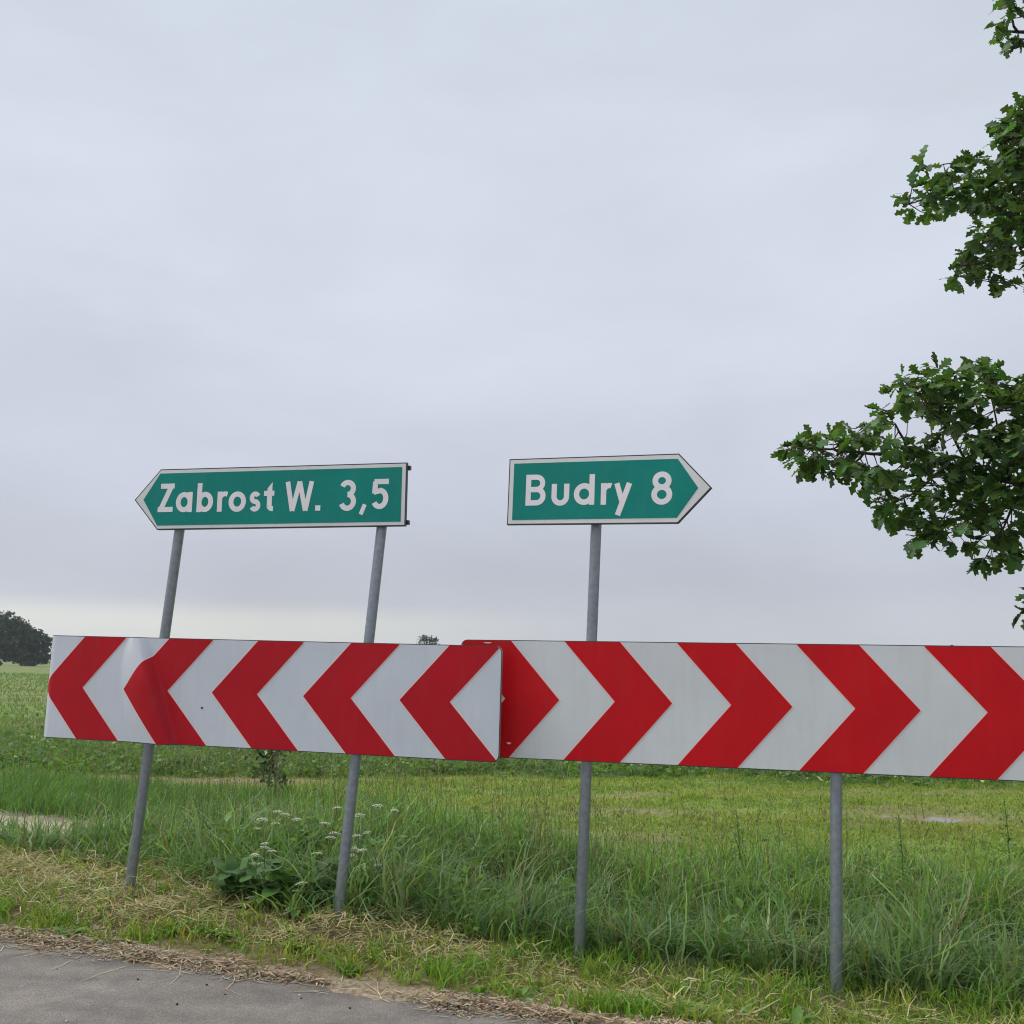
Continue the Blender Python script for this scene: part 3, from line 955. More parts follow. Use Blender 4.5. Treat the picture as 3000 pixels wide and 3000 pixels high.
# cut straw lying over the verge and the litter line at the road edge
def lying(x, y, L, w, C, dz, tilt=.18):
    n = len(x); az = rng.uniform(0, 6.3, n); az2 = az + rng.normal(0, .5, n)
    P0 = at(x, y); P0[:, 2] = np.maximum(P0[:, 2], .006) if False else P0[:, 2]
    P0[:, 2] += dz
    d1 = np.stack([np.cos(az), np.sin(az), rng.normal(0, tilt, n)], -1); d2 = np.stack([np.cos(az2), np.sin(az2), rng.normal(-.05, tilt, n)], -1)
    side = np.stack([-np.sin(az), np.cos(az), rng.normal(0, .5, n)], -1) * (w / 2)[:, None]
    P1 = P0 + d1 * (L * .5)[:, None]; P2 = P1 + d2 * (L * .5)[:, None]
    V = np.stack([P0 - side, P0 + side, P1 - side, P1 + side, P2 - side * .5, P2 + side * .5], 1)
    g = height(V[..., 0], V[..., 1]); _, sv = ls(V[..., 0], V[..., 1])
    g = np.where(sv < .05, np.maximum(g, .006), g)
    V[..., 2] = np.maximum(V[..., 2], g + .003)
    b = (np.arange(n) * 6)[:, None]
    Q = np.concatenate([b + np.array([0, 1, 3, 2]), b + np.array([2, 3, 5, 4])], 0)
    return V.reshape(-1, 3).astype(np.float32), Q, np.zeros((0, 3), int), np.repeat(C, 6, 0)
def d_straw(x, y, l, s):
    wl_ = 1 - sstep(1.2, 2.4, l)
    a = sstep(.30, .46, s) * (1 - sstep(.85, 1.15, s - .40 * wl_ + .15 * wob(x, y, 2.5)))
    return np.clip(a * (.40 + .60 * wl_) * (.55 + .45 * wob(x, y, 2.2, 9)), 0, 1)
x, y, l, s = scatter(85000, -5, 7, .2, 1.7, d_straw); n = len(x)
C = tint(n, lerp((.56, .48, .26), (.27, .205, .11), rng.random(n)), .3)
g = rng.random(n) < .42
C[g] = tint(g.sum(), (.30, .34, .11), .3)
stuff('cut_straw', [lying(x, y, rng.uniform(.03, .16, n), rng.uniform(.0025, .0058, n), C, rng.uniform(0, .075, n) * (.6 + .6 * wob(x, y, 3.1, 5)), .38)], MAT['straw'],
      'dry yellow cut grass lying around the foot of the leaning posts', 'straw')
def d_lit(x, y, l, s):
    wd = .075 + .035 * np.sin(l * 2.3 + .6) + .04 * np.sin(l * 5.9)
    c = .135 - .045 * sstep(.2, 1.6, l)
    return np.exp(-((s - c) / wd) ** 2 * 1.4) * (.25 + .75 * sstep(-.35, .3, wob(x, y, 3.3, 4)))
x, y, l, s = scatter(170000, -4, 7, -.26, .46, d_lit); n = len(x)
C = tint(n, lerp((.50, .41, .30), (.25, .185, .13), rng.random(n)), .35)
y2_ = rng.random(n) < .12
C[y2_] = tint(y2_.sum(), (.40, .35, .20), .2)
stuff('edge_litter', [lying(x, y, rng.uniform(.012, .07, n), rng.uniform(.003, .007, n), C, rng.uniform(0, .022, n), .2)], MAT['straw'],
      'brown dry plant litter washed along the asphalt edge', 'litter')
x, y, l, s = scatter(700, -4, 6, -.16, .30, lambda x, y, l, s: np.exp(-((s - .04) / .09) ** 2)); n = len(x)
stuff('straw_strands', [lying(x, y, rng.uniform(.10, .26, n), rng.uniform(.0025, .0045, n), tint(n, (.55, .47, .31), .25), rng.uniform(0, .01, n), .03)],
      MAT['straw'], 'long pale straw strands along the asphalt edge', 'straw')

# mown field behind, stubble in strips
def d_mown(x, y, l, s):
    m = sstep(2.8, 3.6, s) * (1 - sstep(12.8, 13.8, y + .5 * wob(x, y, .6)))
    strip_ = (1 - .68 * sstep(.15, .60, wob(x * .35, y * 1.6, 1.3, 4))) * (.55 + .45 * sstep(-.4, .2, wob(x, y, 2.6, 2)))
    pud = 1 - np.exp(-(((x - 4.1) / 1.0) ** 2 + ((y - 10.2) / .4) ** 2))
    soil = 1 - sstep(11.4, 11.8, y) * (1 - sstep(12.2, 12.7, y)) * (1 - sstep(-2.8, -1.6, x))
    trk = 1 - np.exp(-(((l + 2.2) / 1.0) ** 2) ** 2 - (((s - 2.35) / .45) ** 2) ** 2)
    return m * strip_ * pud * soil * trk
n0 = 270000
xx = rng.uniform(-9, 10, n0); yy = rng.uniform(6, 14, n0); l, s = ls(xx, yy)
k = (rng.random(n0) < d_mown(xx, yy, l, s)) & in_view(xx, yy)
x, y = xx[k], yy[k]; n = len(x)
yel = np.clip(.5 + .6 * wob(x * .5, y * 1.4, 1.0, 8) + rng.normal(0, .25, n), 0, 1)
C = tint(n, lerp((.165, .300, .042), (.330, .365, .066), yel), .42)
stuff('mown_grass', [blades(at(x, y, -.004), rng.uniform(.025, .085, n) * (.7 + .6 * sstep(.2, .8, wob(x, y, 1.9, 5))), rng.uniform(.007, .016, n), rng.uniform(0, 6.3, n),
      np.abs(rng.normal(.9, .4, n)), C, 2, .9)], MAT['grass'], 'yellow-green mown grass covering the field behind the signs', 'grass')

# rough weeds and crop leaves beyond the mown part
n0 = 150000
yy = 11.6 + 15 * rng.random(n0) ** 1.5; xx = rng.uniform(-1, 1, n0) * (.62 * yy + 1)
dens = np.where(xx < -1.8, sstep(12.2, 12.7, yy), sstep(12.7, 13.6, yy + .5 * wob(xx, yy, .6))) * (1 - .85 * sstep(17.5, 20.5, yy))
dens = dens * (.35 + .65 * sstep(-.4, .3, wob(xx, yy, 1.2, 3)))
k = rng.random(n0) < dens
x, y = xx[k], yy[k]; n = len(x)
x, y = tuft(x, y, .10, 6); n = len(x)
P = at(x, y); P[:, 2] += rng.uniform(.0, .30, n) * (.55 + .45 * wob(x, y, 1.5, 1)) * np.repeat(.4 + .9 * rng.random(n // 6), 6)
C = tint(n, lerp((.085, .180, .042), (.160, .270, .060), np.repeat(rng.random(n // 6), 6)), .4)
w_ = rng.random(n) < .010
C[w_] = tint(w_.sum(), (.80, .78, .36), .15)
wp = leaf_cloud(P, rng.uniform(.045, .11, (n, 1)), C, .5, .9)
k2 = rng.random(n) < .22
wq = blades(at(x[k2], y[k2]), rng.uniform(.15, .42, k2.sum()), rng.uniform(.008, .016, k2.sum()), rng.uniform(0, 6.3, k2.sum()), np.abs(rng.normal(.5, .3, k2.sum())), tint(k2.sum(), (.17, .25, .075), .35), 3, .9)
stuff('field_weeds', [wp, wq], MAT['grass'], 'rough leafy green weeds beyond the mown strip', 'weeds')
# thinner grass tufts running out over the far field
n0 = 70000
yy = 18 + 75 * rng.random(n0) ** 1.8; xx = rng.uniform(-1, 1, n0) * (.60 * yy + 1)
k = rng.random(n0) < (.4 + .6 * sstep(-.3, .3, wob(xx, yy * 2, .25, 3)))
x, y = xx[k], yy[k]; n = len(x)
C = tint(n, lerp((.150, .240, .062), (.195, .255, .080), rng.random(n)), .14, .06)
stuff('field_grass', [blades(at(x, y), rng.uniform(.06, .16, n) * (1 + (y - 18) / 90), rng.uniform(.02, .04, n) * (1 + (y - 18) / 40), rng.uniform(0, 6.3, n),
      np.abs(rng.normal(.7, .3, n)), C, 2, .9)], MAT['grass'], 'pale green grass of the far open field', 'grass')
# rougher low grass on the left between track and soil strip
def d_left(x, y, l, s): return sstep(2.5, 2.9, s) * (1 - sstep(4.6, 5.4, s)) * (1 - sstep(-1.0, .2, l)) * (.4 + .6 * sstep(-.3, .3, wob(x, y, 1.7)))
x, y, l, s = scatter(40000, -7, 1, 2.2, 5.6, d_left); n = len(x)
stuff('rough_grass', [blades(at(x, y), rng.uniform(.07, .23, n), rng.uniform(.006, .012, n), prevailing(n, .2, 1.5), np.abs(rng.normal(.45, .3, n)),
      tint(n, (.12, .235, .055), .35), 4, .8)], MAT['grass'], 'rough green grass behind the bare sandy track', 'grass')

# ------------------------------------------------------------------ puddle
pv = [(0, 0, 0)]; pf = []
m_ = 40
for i in range(m_):
    a = 2 * math.pi * i / m_
    rr = 1 + .25 * math.sin(3 * a + 1) + .18 * math.sin(5 * a) + .1 * math.sin(9 * a + 2)
    pv.append((.55 * rr * math.cos(a), .32 * rr * math.sin(a), 0))
    pf.append((0, 1 + i, 1 + (i + 1) % m_))
pud = link('puddle', pymesh('puddle', pv, pf), MAT['water'], kind='structure')
pud.location = (4.15, 10.16, -.030)

# ------------------------------------------------------------------ broad-leaved plants
def leaf_mesh(name, L, W, lobes=0, fold=.18, droop=.25, n=9, wave=0.0):
    """leaf along +X from its stalk; normal +Z; optional oak lobes"""
    V, F = [], []
    ts = np.linspace(0, 1, n)
    for i, t in enumerate(ts):
        if lobes:
            env = math.sin(math.pi * min(1, .06 + .90 * t ** .85)) ** .6
            half = W / 2 * max(.05, env * (.76 + .24 * math.cos(2 * math.pi * 3.25 * (t - .16))))
            if t < .10: half = W * .035
        else:
            half = W / 2 * max(.04, math.sin(math.pi * (t * .94 + .03)) ** .75)
        x = L * t; z = -droop * L * t * t
        fz = fold * half + wave * math.sin(t * 14) * half
        V += [(x, -half, z + fz), (x, 0, z), (x + (L * .03 if lobes else 0), half, z + fz * .9)]
    for i in range(n - 1):
        a = 3 * i
        F += [(a, a + 3, a + 4, a + 1), (a + 1, a + 4, a + 5, a + 2)]
    return pymesh(name, V, F, True)

broad_me = [leaf_mesh('leaf', .20, .085, 0, .2, .35, 8, .25), leaf_mesh('leaf', .16, .08, 0, .15, .5, 8, .3)]
for m in broad_me: m.materials.append(MAT['broad'])
dock_me = [leaf_mesh('leaf', .24, .12, 0, .2, .4, 8, .3), leaf_mesh('leaf', .20, .11, 0, .12, .6, 8, .35)]
for m in dock_me: m.materials.append(MAT['broad_dark'])

def rosette(name, x, y, mes, n, sc, label, group, cat='weed', lift=(15, 60), tall=0):
    root = empty(name, (x, y, gz(x, y)), label=label, category=cat, group=group)
    for i in range(n):
        o = bpy.data.objects.new('leaf', random.choice(mes)); col.objects.link(o); o.parent = root
        az = 2 * math.pi * (i * .382 + random.uniform(-.06, .06)); el_ = R(random.uniform(*lift))
        s_ = sc * random.uniform(.65, 1.15)
        o.scale = (s_, s_, s_)
        o.rotation_euler = (random.uniform(-.3, .3), -el_, az)
        o.location = (.012 * math.cos(az), .012 * math.sin(az), .004 + tall * i / n)
    return root

def wp_(px, py, d):
    """a point at distance d along the view axis, used to place plants seen in the photograph"""
    q = fw + rt * ((px - 966) / 1932) - up * ((py - 966) / 1932)
    return Vector((0, 0, CAM_H)) + q * d
def gp(px, py, z=0.0):
    q = fw + rt * ((px - 966) / 1932) - up * ((py - 966) / 1932)
    return Vector((0, 0, CAM_H)) + q * ((z - CAM_H) / q.z)

for (px, py), n_, s_ in (((440, 1712), 18, .80), ((478, 1716), 17, .78), ((530, 1715), 16, .75), ((590, 1712), 14, .7)):
    p = gp(px, py, .05)
    rosette('dock_plant', p.x, p.y, dock_me, n_, s_, 'dark broad-leaved dock plant in the gap between the two leaning posts', 'dock plants between the leaning posts', 'weed', (15, 75), .16)
for px, py, n_, s_ in ((395, 1772, 9, .62), (430, 1778, 8, .55), (560, 1798, 8, .5), (330, 1768, 7, .5), (660, 1830, 8, .5), (900, 1868, 9, .5),
                       (985, 1862, 8, .45), (1300, 1900, 10, .6), (1500, 1905, 9, .6), (1655, 1925, 11, .75), (1420, 1880, 8, .5), (130, 1765, 9, .5), (1790, 1925, 9, .6), (1230, 1880, 8, .5)):
    p = gp(px, py, .02)
    rosette('verge_weed', p.x, p.y, broad_me, n_ + 3, s_ * .72, 'bright green broad-leaved weed rosette in the short grass by the asphalt', 'weeds along the asphalt edge', 'weed', (20, 65))
for px, py in ((760, 1690), (735, 1700), (690, 1705), (1060, 1740), (1400, 1790), (1180, 1760), (420, 1675), (465, 1668), (510, 1680), (555, 1690), (600, 1675), (570, 1660)):
    p = gp(px, py, -.02)
    rosette('leafy_weed', p.x, p.y, broad_me, 20, .48, 'leafy green weed standing low among the tall grass by the posts', 'leafy weeds in the tall grass', 'weed', (5, 60), .30)

# white umbel flowers around the second leaning post
umb_me = []
for v in range(3):
    V, F = [], []
    for i in range(34):
        rr = .030 * math.sqrt((i + .5) / 34); a = i * 2.39996
        cx, cy = rr * math.cos(a), rr * math.sin(a); cz = -9.0 * rr * rr + random.uniform(-.003, .003)
        q = random.uniform(.0034, .0052); b0 = len(V)
        V.append((cx, cy, cz + .0018))
        for j in range(5):
            aj = 2 * math.pi * j / 5 + i
            V.append((cx + q * math.cos(aj), cy + q * math.sin(aj), cz + random.uniform(-.001, .0)))
        F += [(b0, b0 + 1 + j, b0 + 1 + (j + 1) % 5) for j in range(5)]
    m = pymesh('umbel', V, F); m.materials.append(MAT['flower']); umb_me.append(m)
fern_me = leaf_mesh('leaf', .13, .07, 1, .1, .5, 11); fern_me.materials.append(MAT['broad'])
umbels = [[(495, 1544), (485, 1562), (520, 1552)], [(540, 1535), (559, 1544), (526, 1530)], [(499, 1590), (501, 1597), (513, 1604), (482, 1611)],
          [(636, 1522), (624, 1578), (614, 1551)], [(678, 1536), (693, 1569), (672, 1575)], [(713, 1518), (745, 1527)],
          [(598, 1608), (623, 1638), (632, 1570)], [(706, 1621), (712, 1631), (686, 1633), (676, 1620)], [(670, 1600), (683, 1602), (665, 1613)],
          [(523, 1637), (495, 1628), (480, 1628)], [(475, 1691), (568, 1664), (562, 1678)], [(690, 1648), (702, 1644), (675, 1645)],
          [(1168, 1740)], [(540, 1722), (548, 1712)]]
for ui, pts in enumerate(umbels):
    d = {12: 5.35, 13: 5.25, 10: 5.4}.get(ui, 5.62 + .22 * math.sin(ui * 2.3) + (.5 if ui in (0, 1, 5) else 0))
    tips = [wp_(px, py, d * math.cos(PITCH * .4) + random.uniform(-.05, .05)) for px, py in pts]
    c = sum(tips, Vector()) / len(tips)
    bx, by = c.x + random.uniform(-.04, .04), c.y + random.uniform(0, .08)
    base = Vector((bx, by, gz(bx, by)))
    root = empty('umbel_flower_plant', base, label='lone white umbel flower low in the grass beside the upright post' if ui == 12 else 'white flat-topped umbel flowers on thin stems between the leaning posts', category='wildflower',
                 group='white umbel flowers in the grass')
    a = Acc()
    fork = base.lerp(c, .6) if c.z - base.z > .1 else base.lerp(c, .5)
    a.tube([base, base.lerp(fork, .5) + Vector((.01, 0, 0)), fork], [.0032, .0028, .0024], 5)
    for t in tips:
        mid = fork.lerp(t, .55) + Vector((0, 0, .01))
        a.tube([fork, mid, t - Vector((0, 0, .018))], [.0022, .0018, .0014], 4)
        for j in range(7):
            an = j * .9; a.tube([t - Vector((0, 0, .018)), t + Vector((.02 * math.cos(an), .02 * math.sin(an), -.004))], [.0009, .0007], 3)
    a.V = [Vector(v) - base for v in a.V]
    link('stem', a.mesh('stem'), MAT['stem'], root)
    for t in tips:
        o = bpy.data.objects.new('umbel', random.choice(umb_me)); col.objects.link(o); o.parent = root
        s_ = random.uniform(.7, 1.15); o.scale = (s_, s_, s_)
        o.location = t - base; o.rotation_euler = (random.uniform(-.12, .14), random.uniform(-.18, .18), random.uniform(0, 6))
    for j in range(4):
        o = bpy.data.objects.new('leaf', fern_me); col.objects.link(o); o.parent = root
        o.location = (fork - base) * (.25 + .18 * j); o.rotation_euler = (random.uniform(-.3, .3), -R(random.uniform(5, 45)), random.uniform(0, 6.3))

# tall dark weed stalks on the right and a seeding stalk in the middle
for px, py, hh, dd, lab in ((1703, 1668, .52, 6.6, 'tall dark weed stalk standing between the outer upright post and the puddle'),
                            (1905, 1640, .5, 7.4, 'dark weed stalk past the puddle under the end of the right-pointing board'),
                            (1395, 1640, .42, 7.2, 'short dark weed stalk in the grass between the two upright posts')):
    p = wp_(px, py, dd); bx, by = p.x, p.y; b = Vector((bx, by, gz(bx, by)))
    root = empty('weed_stalk', b, label=lab, category='weed', group='dark weed stalks above the grass')
    a = Acc(); top = Vector((random.uniform(-.03, .03), 0, hh)); a.tube([Vector((0, 0, 0)), top * .5 + Vector((.01, 0, 0)), top], [.005, .004, .0025], 5)
    link('stem', a.mesh('stem'), MAT['stem'], root)
    for j in range(16):
        o = bpy.data.objects.new('leaf', dock_me[j % 2]); col.objects.link(o); o.parent = root
        t = .3 + .7 * j / 16; s_ = .45 * (1.15 - .7 * t)
        o.scale = (s_, s_ * .5, s_); o.location = top * t; o.rotation_euler = (0, -R(random.uniform(10, 55)), j * 2.4)

# young tree with its stake in the mown field
def branch_tree(acc, p, d, L, r, depth, tips, spread=.6, n=6):
    q = p + d * L
    mid = p.lerp(q, .5) + Vector((random.uniform(-1, 1), random.uniform(-1, 1), random.uniform(-.5, .5))) * L * .06
    acc.tube([p, mid, q], [r, r * .85, r * .65], n)
    if depth == 0:
        tips.append(q); tips.append(mid); return
    for i in range(random.choice((2, 3))):
        nd = (d + Vector((random.uniform(-1, 1), random.uniform(-1, 1), random.uniform(-.3, .7))) * spread).normalized()
        branch_tree(acc, q if i == 0 else p.lerp(q, random.uniform(.55, 1)), nd, L * random.uniform(.6, .85), r * .6, depth - 1, tips, spread, n)

sp = gp(505, 1512, .0); sz0 = gz(sp.x, sp.y)
root = empty('young_tree', (sp.x, sp.y, sz0), label='dark leafy young tree in the field, showing below the dented board', category='tree')
a = Acc(); a.tube([(0, 0, -.05), (.01, 0, .5), (-.01, .01, 1.05)], [.012, .010, .006], 6)
sp_t = []
for i in range(14):
    z = .10 + i * .068; az = i * 2.4; L = .13 + .05 * math.sin(i * 1.7)
    e_ = Vector((math.cos(az) * L, math.sin(az) * L, z + .07)); a.tube([(0, 0, z), e_], [.004, .002], 4); sp_t += [Vector((0, 0, z)).lerp(e_, t) for t in (.4, .7, 1)]
link('trunk', a.mesh('trunk'), MAT['bark'], root)
pts = np.concatenate([np.array(t)[None] + rng.normal(0, .040, (17, 3)) for t in sp_t])
pts = pts[(pts[:, 2] > .05)]
link('crown', npmesh('crown', *[q for q in leaf_cloud(pts, .052, tint(len(pts), (.028, .062, .022), .35))][:3], leaf_cloud(pts, .05, tint(len(pts), (.028, .062, .022), .35))[3], False), MAT['foliage'], root)
st = Acc(); st.tube([(0, 0, -.1), (.015, 0, 1.15)], [.014, .013], 8)
stk = link('stake', st.mesh('stake'), MAT['stake'], label='thin weathered wooden stake beside the young tree', category='stake')
stk.location = (sp.x + .075, sp.y - .06, sz0)

# ------------------------------------------------------------------ far trees
def far_tree(x, y, H, lobes, label, seed, nleaf=5200, name='field_tree', grp='trees on the far edge of the field', size=.5, trunk_h=.07):
    random.seed(seed)
    z0 = gz(x, y)
    root = empty(name, (x, y, z0), label=label, category='tree', group=grp)
    a = Acc()
    a.tube([(0, 0, -.3), (.1, 0, H * .15), (-.1, .1, H * .35), (.1, 0, H * .62)], [H * .034, H * .026, H * .02, H * .008], 10)
    P = []
    for (cx, cz, rx, rz, wgt) in lobes:
        c = Vector((cx * H, random.uniform(-.1, .1) * H, cz * H))
        s0 = Vector((0, 0, H * random.uniform(.18, .4)))
        a.tube([s0, s0.lerp(c, .5) + Vector((0, 0, .02 * H)), c], [H * .013, H * .009, H * .004], 6)
        k = int(nleaf * wgt)
        # clumps inside the lobe, leaves inside the clumps
        nc = max(8, int(26 * wgt * 4))
        u = rng.normal(size=(nc, 3)); u /= np.linalg.norm(u, axis=1)[:, None]
        u *= (rng.random((nc, 1)) ** .45)
        cen = np.array(c) + u * np.array([rx, (rx + rz) / 2, rz]) * H
        sel = rng.integers(0, nc, k)
        P.append(cen[sel] + rng.normal(0, 1, (k, 3)) * np.array([.05, .05, .032]) * H * .85)
    P = np.concatenate(P); P = P[P[:, 2] > trunk_h * H * .75]
    shade = rng.random(len(P))
    C = tint(len(P), lerp((.030, .060, .030), (.060, .105, .045), shade), .25)
    link('trunk', a.mesh('trunk', True), MAT['bark'], root)
    link('crown', npmesh('crown', *leaf_cloud(P, size, C, .75)[:3], leaf_cloud(P, size, C, .75)[3], False), MAT['farfol'], root)
    return root
def fp(px, d): return ((px - 966) / 1932 * d, d)
x_, y_ = fp(8, 190)
far_tree(x_, y_, 11.0, [(-.35, .55, .28, .26, .3), (.02, .72, .30, .22, .3), (.28, .55, .22, .22, .22), (-.05, .42, .38, .2, .25), (.3, .36, .24, .16, .14), (-.3, .22, .25, .14, .16), (.15, .22, .28, .13, .16)],
         'tall broad field tree with a rounded crown at the far end of the field', 3, 6800)
x_, y_ = fp(70, 195)
far_tree(x_, y_, 7.8, [(-.05, .72, .30, .24, .3), (.26, .60, .26, .22, .25), (-.25, .5, .26, .22, .22), (.1, .38, .36, .18, .22), (-.1, .20, .40, .14, .25), (.3, .22, .25, .14, .18)],
         'lower dark tree beside the tall broad field tree', 8, 5200)
x_, y_ = fp(132, 200)
far_tree(x_, y_, 6.0, [(-.05, .72, .28, .2, .3), (.26, .60, .26, .22, .25), (-.25, .5, .26, .22, .22), (.1, .38, .36, .18, .22)],
         'low dark tree half hidden behind the dented board end', 18, 3000)
x_, y_ = fp(812, 240)
far_tree(x_, y_, 8.7, [(-.10, .84, .14, .12, .22), (.13, .80, .15, .11, .22), (0, .66, .24, .14, .25), (-.2, .5, .2, .16, .2), (.2, .5, .2, .16, .2)],
         'small sparse tree whose top shows just over the chevron boards', 21, 1500, size=.34)
x_, y_ = fp(790, 252)
far_tree(x_, y_, 6.7, [(-.10, .80, .2, .12, .22), (.2, .74, .2, .12, .22), (0, .55, .3, .2, .3)], 'low tree beside the small sparse tree behind the boards', 25, 1500, size=.4)

# low bushes at the feet of the far trees
for i, (px, d, w) in enumerate(((14, 186, .6), (62, 188, .8), (78, 187, .7))):
    x_, y_ = fp(px, d)
    root = empty('bush', (x_, y_, gz(x_, y_)), label='low dark bush at the foot of the far field trees', category='bush', group='bushes under the far trees')
    k = 260
    u = rng.normal(size=(k, 3)); u /= np.linalg.norm(u, axis=1)[:, None]; u *= rng.random((k, 1)) ** .4
    P = u * np.array([w, w, .5]) + np.array([0, 0, .45]); P = P[P[:, 2] > 0]
    C = tint(len(P), (.035, .06, .025), .3); q = leaf_cloud(P, .3, C, .7)
    link('crown', npmesh('crown', *q[:3], q[3], False), MAT['farfol'], root)
    a = Acc()
    for j in range(3): a.tube([(0, 0, -.05), (random.uniform(-.5, .5) * w, random.uniform(-.5, .5), .6)], [.04, .015], 5)
    link('stem', a.mesh('stem'), MAT['bark'], root)

# a wood on the skyline far off, one mass
P = []
xs = np.linspace(-560, 520, 420)
hh = 7 + 3 * np.sin(xs * .021) + 2.4 * np.sin(xs * .067 + 1) + 1.5 * np.sin(xs * .19)
for x_, h_ in zip(xs, hh):
    k = 60
    zz = rng.random(k) ** .8 * max(3, h_) * .9
    P.append(np.stack([x_ + rng.normal(0, 3, k), 900 + .12 * abs(x_) + rng.normal(0, 6, k), zz - .5], -1))
P = np.concatenate(P)
q = leaf_cloud(P, 3.0, tint(len(P), (.03, .055, .03), .3), .8)
link('distant_wood', npmesh('distant_wood', *q[:3], q[3], False), MAT['farfol'], kind='stuff', label='long low wood along the skyline beyond the field', category='wood')

# ------------------------------------------------------------------ oak at the right: limbs reach into view
random.seed(77)
OX, OY = 6.6, 8.6
oz = gz(OX, OY)
oak = empty('oak_tree', (OX, OY, oz), label='oak tree whose leafy branches reach in beside the right-pointing chevron board', category='tree')
ob = Vector((OX, OY, oz))
A_poly = [(1467, 845), (1500, 815), (1585, 812), (1590, 795), (1655, 772), (1690, 745), (1672, 730), (1700, 697), (1752, 682), (1800, 692), (1855, 657), (1888, 690),
          (1902, 722), (1990, 700), (2080, 800), (2050, 960), (1985, 1000), (1928, 1032), (1905, 1062), (1870, 1090), (1835, 1082), (1790, 1062), (1785, 1042), (1832, 1030),
          (1740, 1032), (1690, 1022), (1688, 985), (1640, 965), (1622, 945), (1624, 905), (1600, 915), (1560, 882), (1538, 890), (1500, 882)]
B_poly = [(1697, 382), (1735, 362), (1738, 305), (1755, 290), (1830, 284), (1878, 262), (1857, 245), (1890, 208), (1990, 190), (2080, 330), (2060, 520), (1960, 560),
          (1908, 530), (1900, 498), (1862, 512), (1850, 500), (1832, 552), (1800, 548), (1757, 538), (1790, 505), (1780, 478), (1832, 442), (1842, 424), (1800, 432), (1775, 405), (1757, 425), (1713, 415)]
C_poly = [(1853, 66), (1874, 36), (1905, 22), (1878, -5), (1900, -60), (2050, -80), (2090, 60), (1990, 110), (1895, 92), (1862, 84)]
D_poly = [(1910, 1122), (1934, 1110), (2040, 1100), (2050, 1190), (1932, 1168), (1920, 1150)]
HOLES = [((1880, 770), 26, 12), ((1905, 960), 30, 10), ((1730, 800), 12, 14), ((1610, 800), 14, 6), ((1835, 405), 34, 12), ((1845, 478), 16, 8), ((1815, 320), 10, 5), ((1720, 850), 9, 9), ((1905, 860), 12, 8),
         ((1770, 345), 7, 5), ((1890, 740), 10, 8), ((1700, 900), 8, 6), ((1835, 1045), 14, 8), ((1870, 815), 8, 6), ((1640, 840), 7, 10)]
def inside(p, poly):
    c = False; j = len(poly) - 1
    for i in range(len(poly)):
        xi, yi = poly[i]; xj, yj = poly[j]
        if (yi > p[1]) != (yj > p[1]) and p[0] < (xj - xi) * (p[1] - yi) / (yj - yi) + xi: c = not c
        j = i
    return c
D0 = 7.3
limbs = {'A': [[(1932, 915), (1830, 890), (1740, 862), (1650, 855), (1570, 848), (1495, 843)], [(1830, 890), (1790, 800), (1735, 745), (1700, 715)], [(1900, 905), (1880, 800), (1862, 700)],
               [(1790, 878), (1730, 930), (1680, 950), (1650, 945)], [(1860, 900), (1820, 970), (1740, 1010)], [(1925, 915), (1890, 1000), (1850, 1065)], [(1740, 862), (1690, 800), (1630, 800)], [(1650, 855), (1600, 890)]],
         'B': [[(1960, 430), (1890, 400), (1830, 350), (1770, 365), (1715, 385)], [(1890, 400), (1850, 450), (1800, 520)], [(1930, 415), (1900, 320), (1885, 235)], [(1830, 350), (1780, 310)]],
         'C': [[(2000, 50), (1930, 60), (1875, 62)], [(1930, 60), (1900, 10)]], 'D': [[(2000, 1140), (1940, 1145)]]}
polys = {'A': A_poly, 'B': B_poly, 'C': C_poly, 'D': D_poly}
roots = {'A': (1932, 915), 'B': (1960, 430), 'C': (2000, 50), 'D': (2000, 1140)}
dep = {'A': 7.2, 'B': 7.5, 'C': 7.3, 'D': 7.4}
counts = {'A': 345, 'B': 215, 'C': 56, 'D': 10}
wood = Acc(); nodes = []
wood.tube([Vector((0, 0, -.3)), Vector((.05, 0, .6)), Vector((-.05, .05, 2.2)), Vector((.1, 0, 4.4)), Vector((.0, .1, 7.0)), Vector((.1, 0, 9.2))],
          [.42, .31, .26, .21, .13, .05], 16)
for key, chains in limbs.items():
    d0 = dep[key]
    p_in = wp_(*roots[key], d0) - ob
    zt = max(.9, min(7.5, p_in.z - .75))
    st_ = Vector((0, 0, zt)); mid = st_.lerp(p_in, .5) + Vector((0, .15, .22))
    r0 = .075 if key in 'AB' else .05
    if key == 'D': st_ = wp_(2300, 1000, 7.9) - ob; st_ = Vector((0, 0, 1.9)); r0 = .03
    wood.tube([st_, mid, p_in], [r0, r0 * .7, .026 if key in 'AB' else .016], 9)
    nodes += [(key, mid.lerp(p_in, t)) for t in (.6, .8, 1)]
    for ci, ch in enumerate(chains):
        pts = []
        for j, (px, py) in enumerate(ch):
            if j == 0 and ci == 0: pts.append(p_in)
            elif j == 0:
                tgt = wp_(px, py, d0) - ob
                pts.append(min((q for k_, q in nodes if k_ == key), key=lambda q: (q - tgt).length))
            else: pts.append(wp_(px, py, d0 + .16 * math.sin(ci * 1.9 + j * .9)) - ob)
        r1 = .022 if ci == 0 else .011
        dense = []
        for j in range(len(pts) - 1):
            for t in np.linspace(0, 1, 5)[:-1]: dense.append(pts[j].lerp(pts[j + 1], t) + Vector((random.uniform(-1, 1), random.uniform(-1, 1), random.uniform(-1, 1))) * .008)
        dense.append(pts[-1])
        wood.tube(dense, [r1 * (1 - .8 * j / (len(dense) - 1)) for j in range(len(dense))], 6)
        nodes += [(key, q) for q in dense]

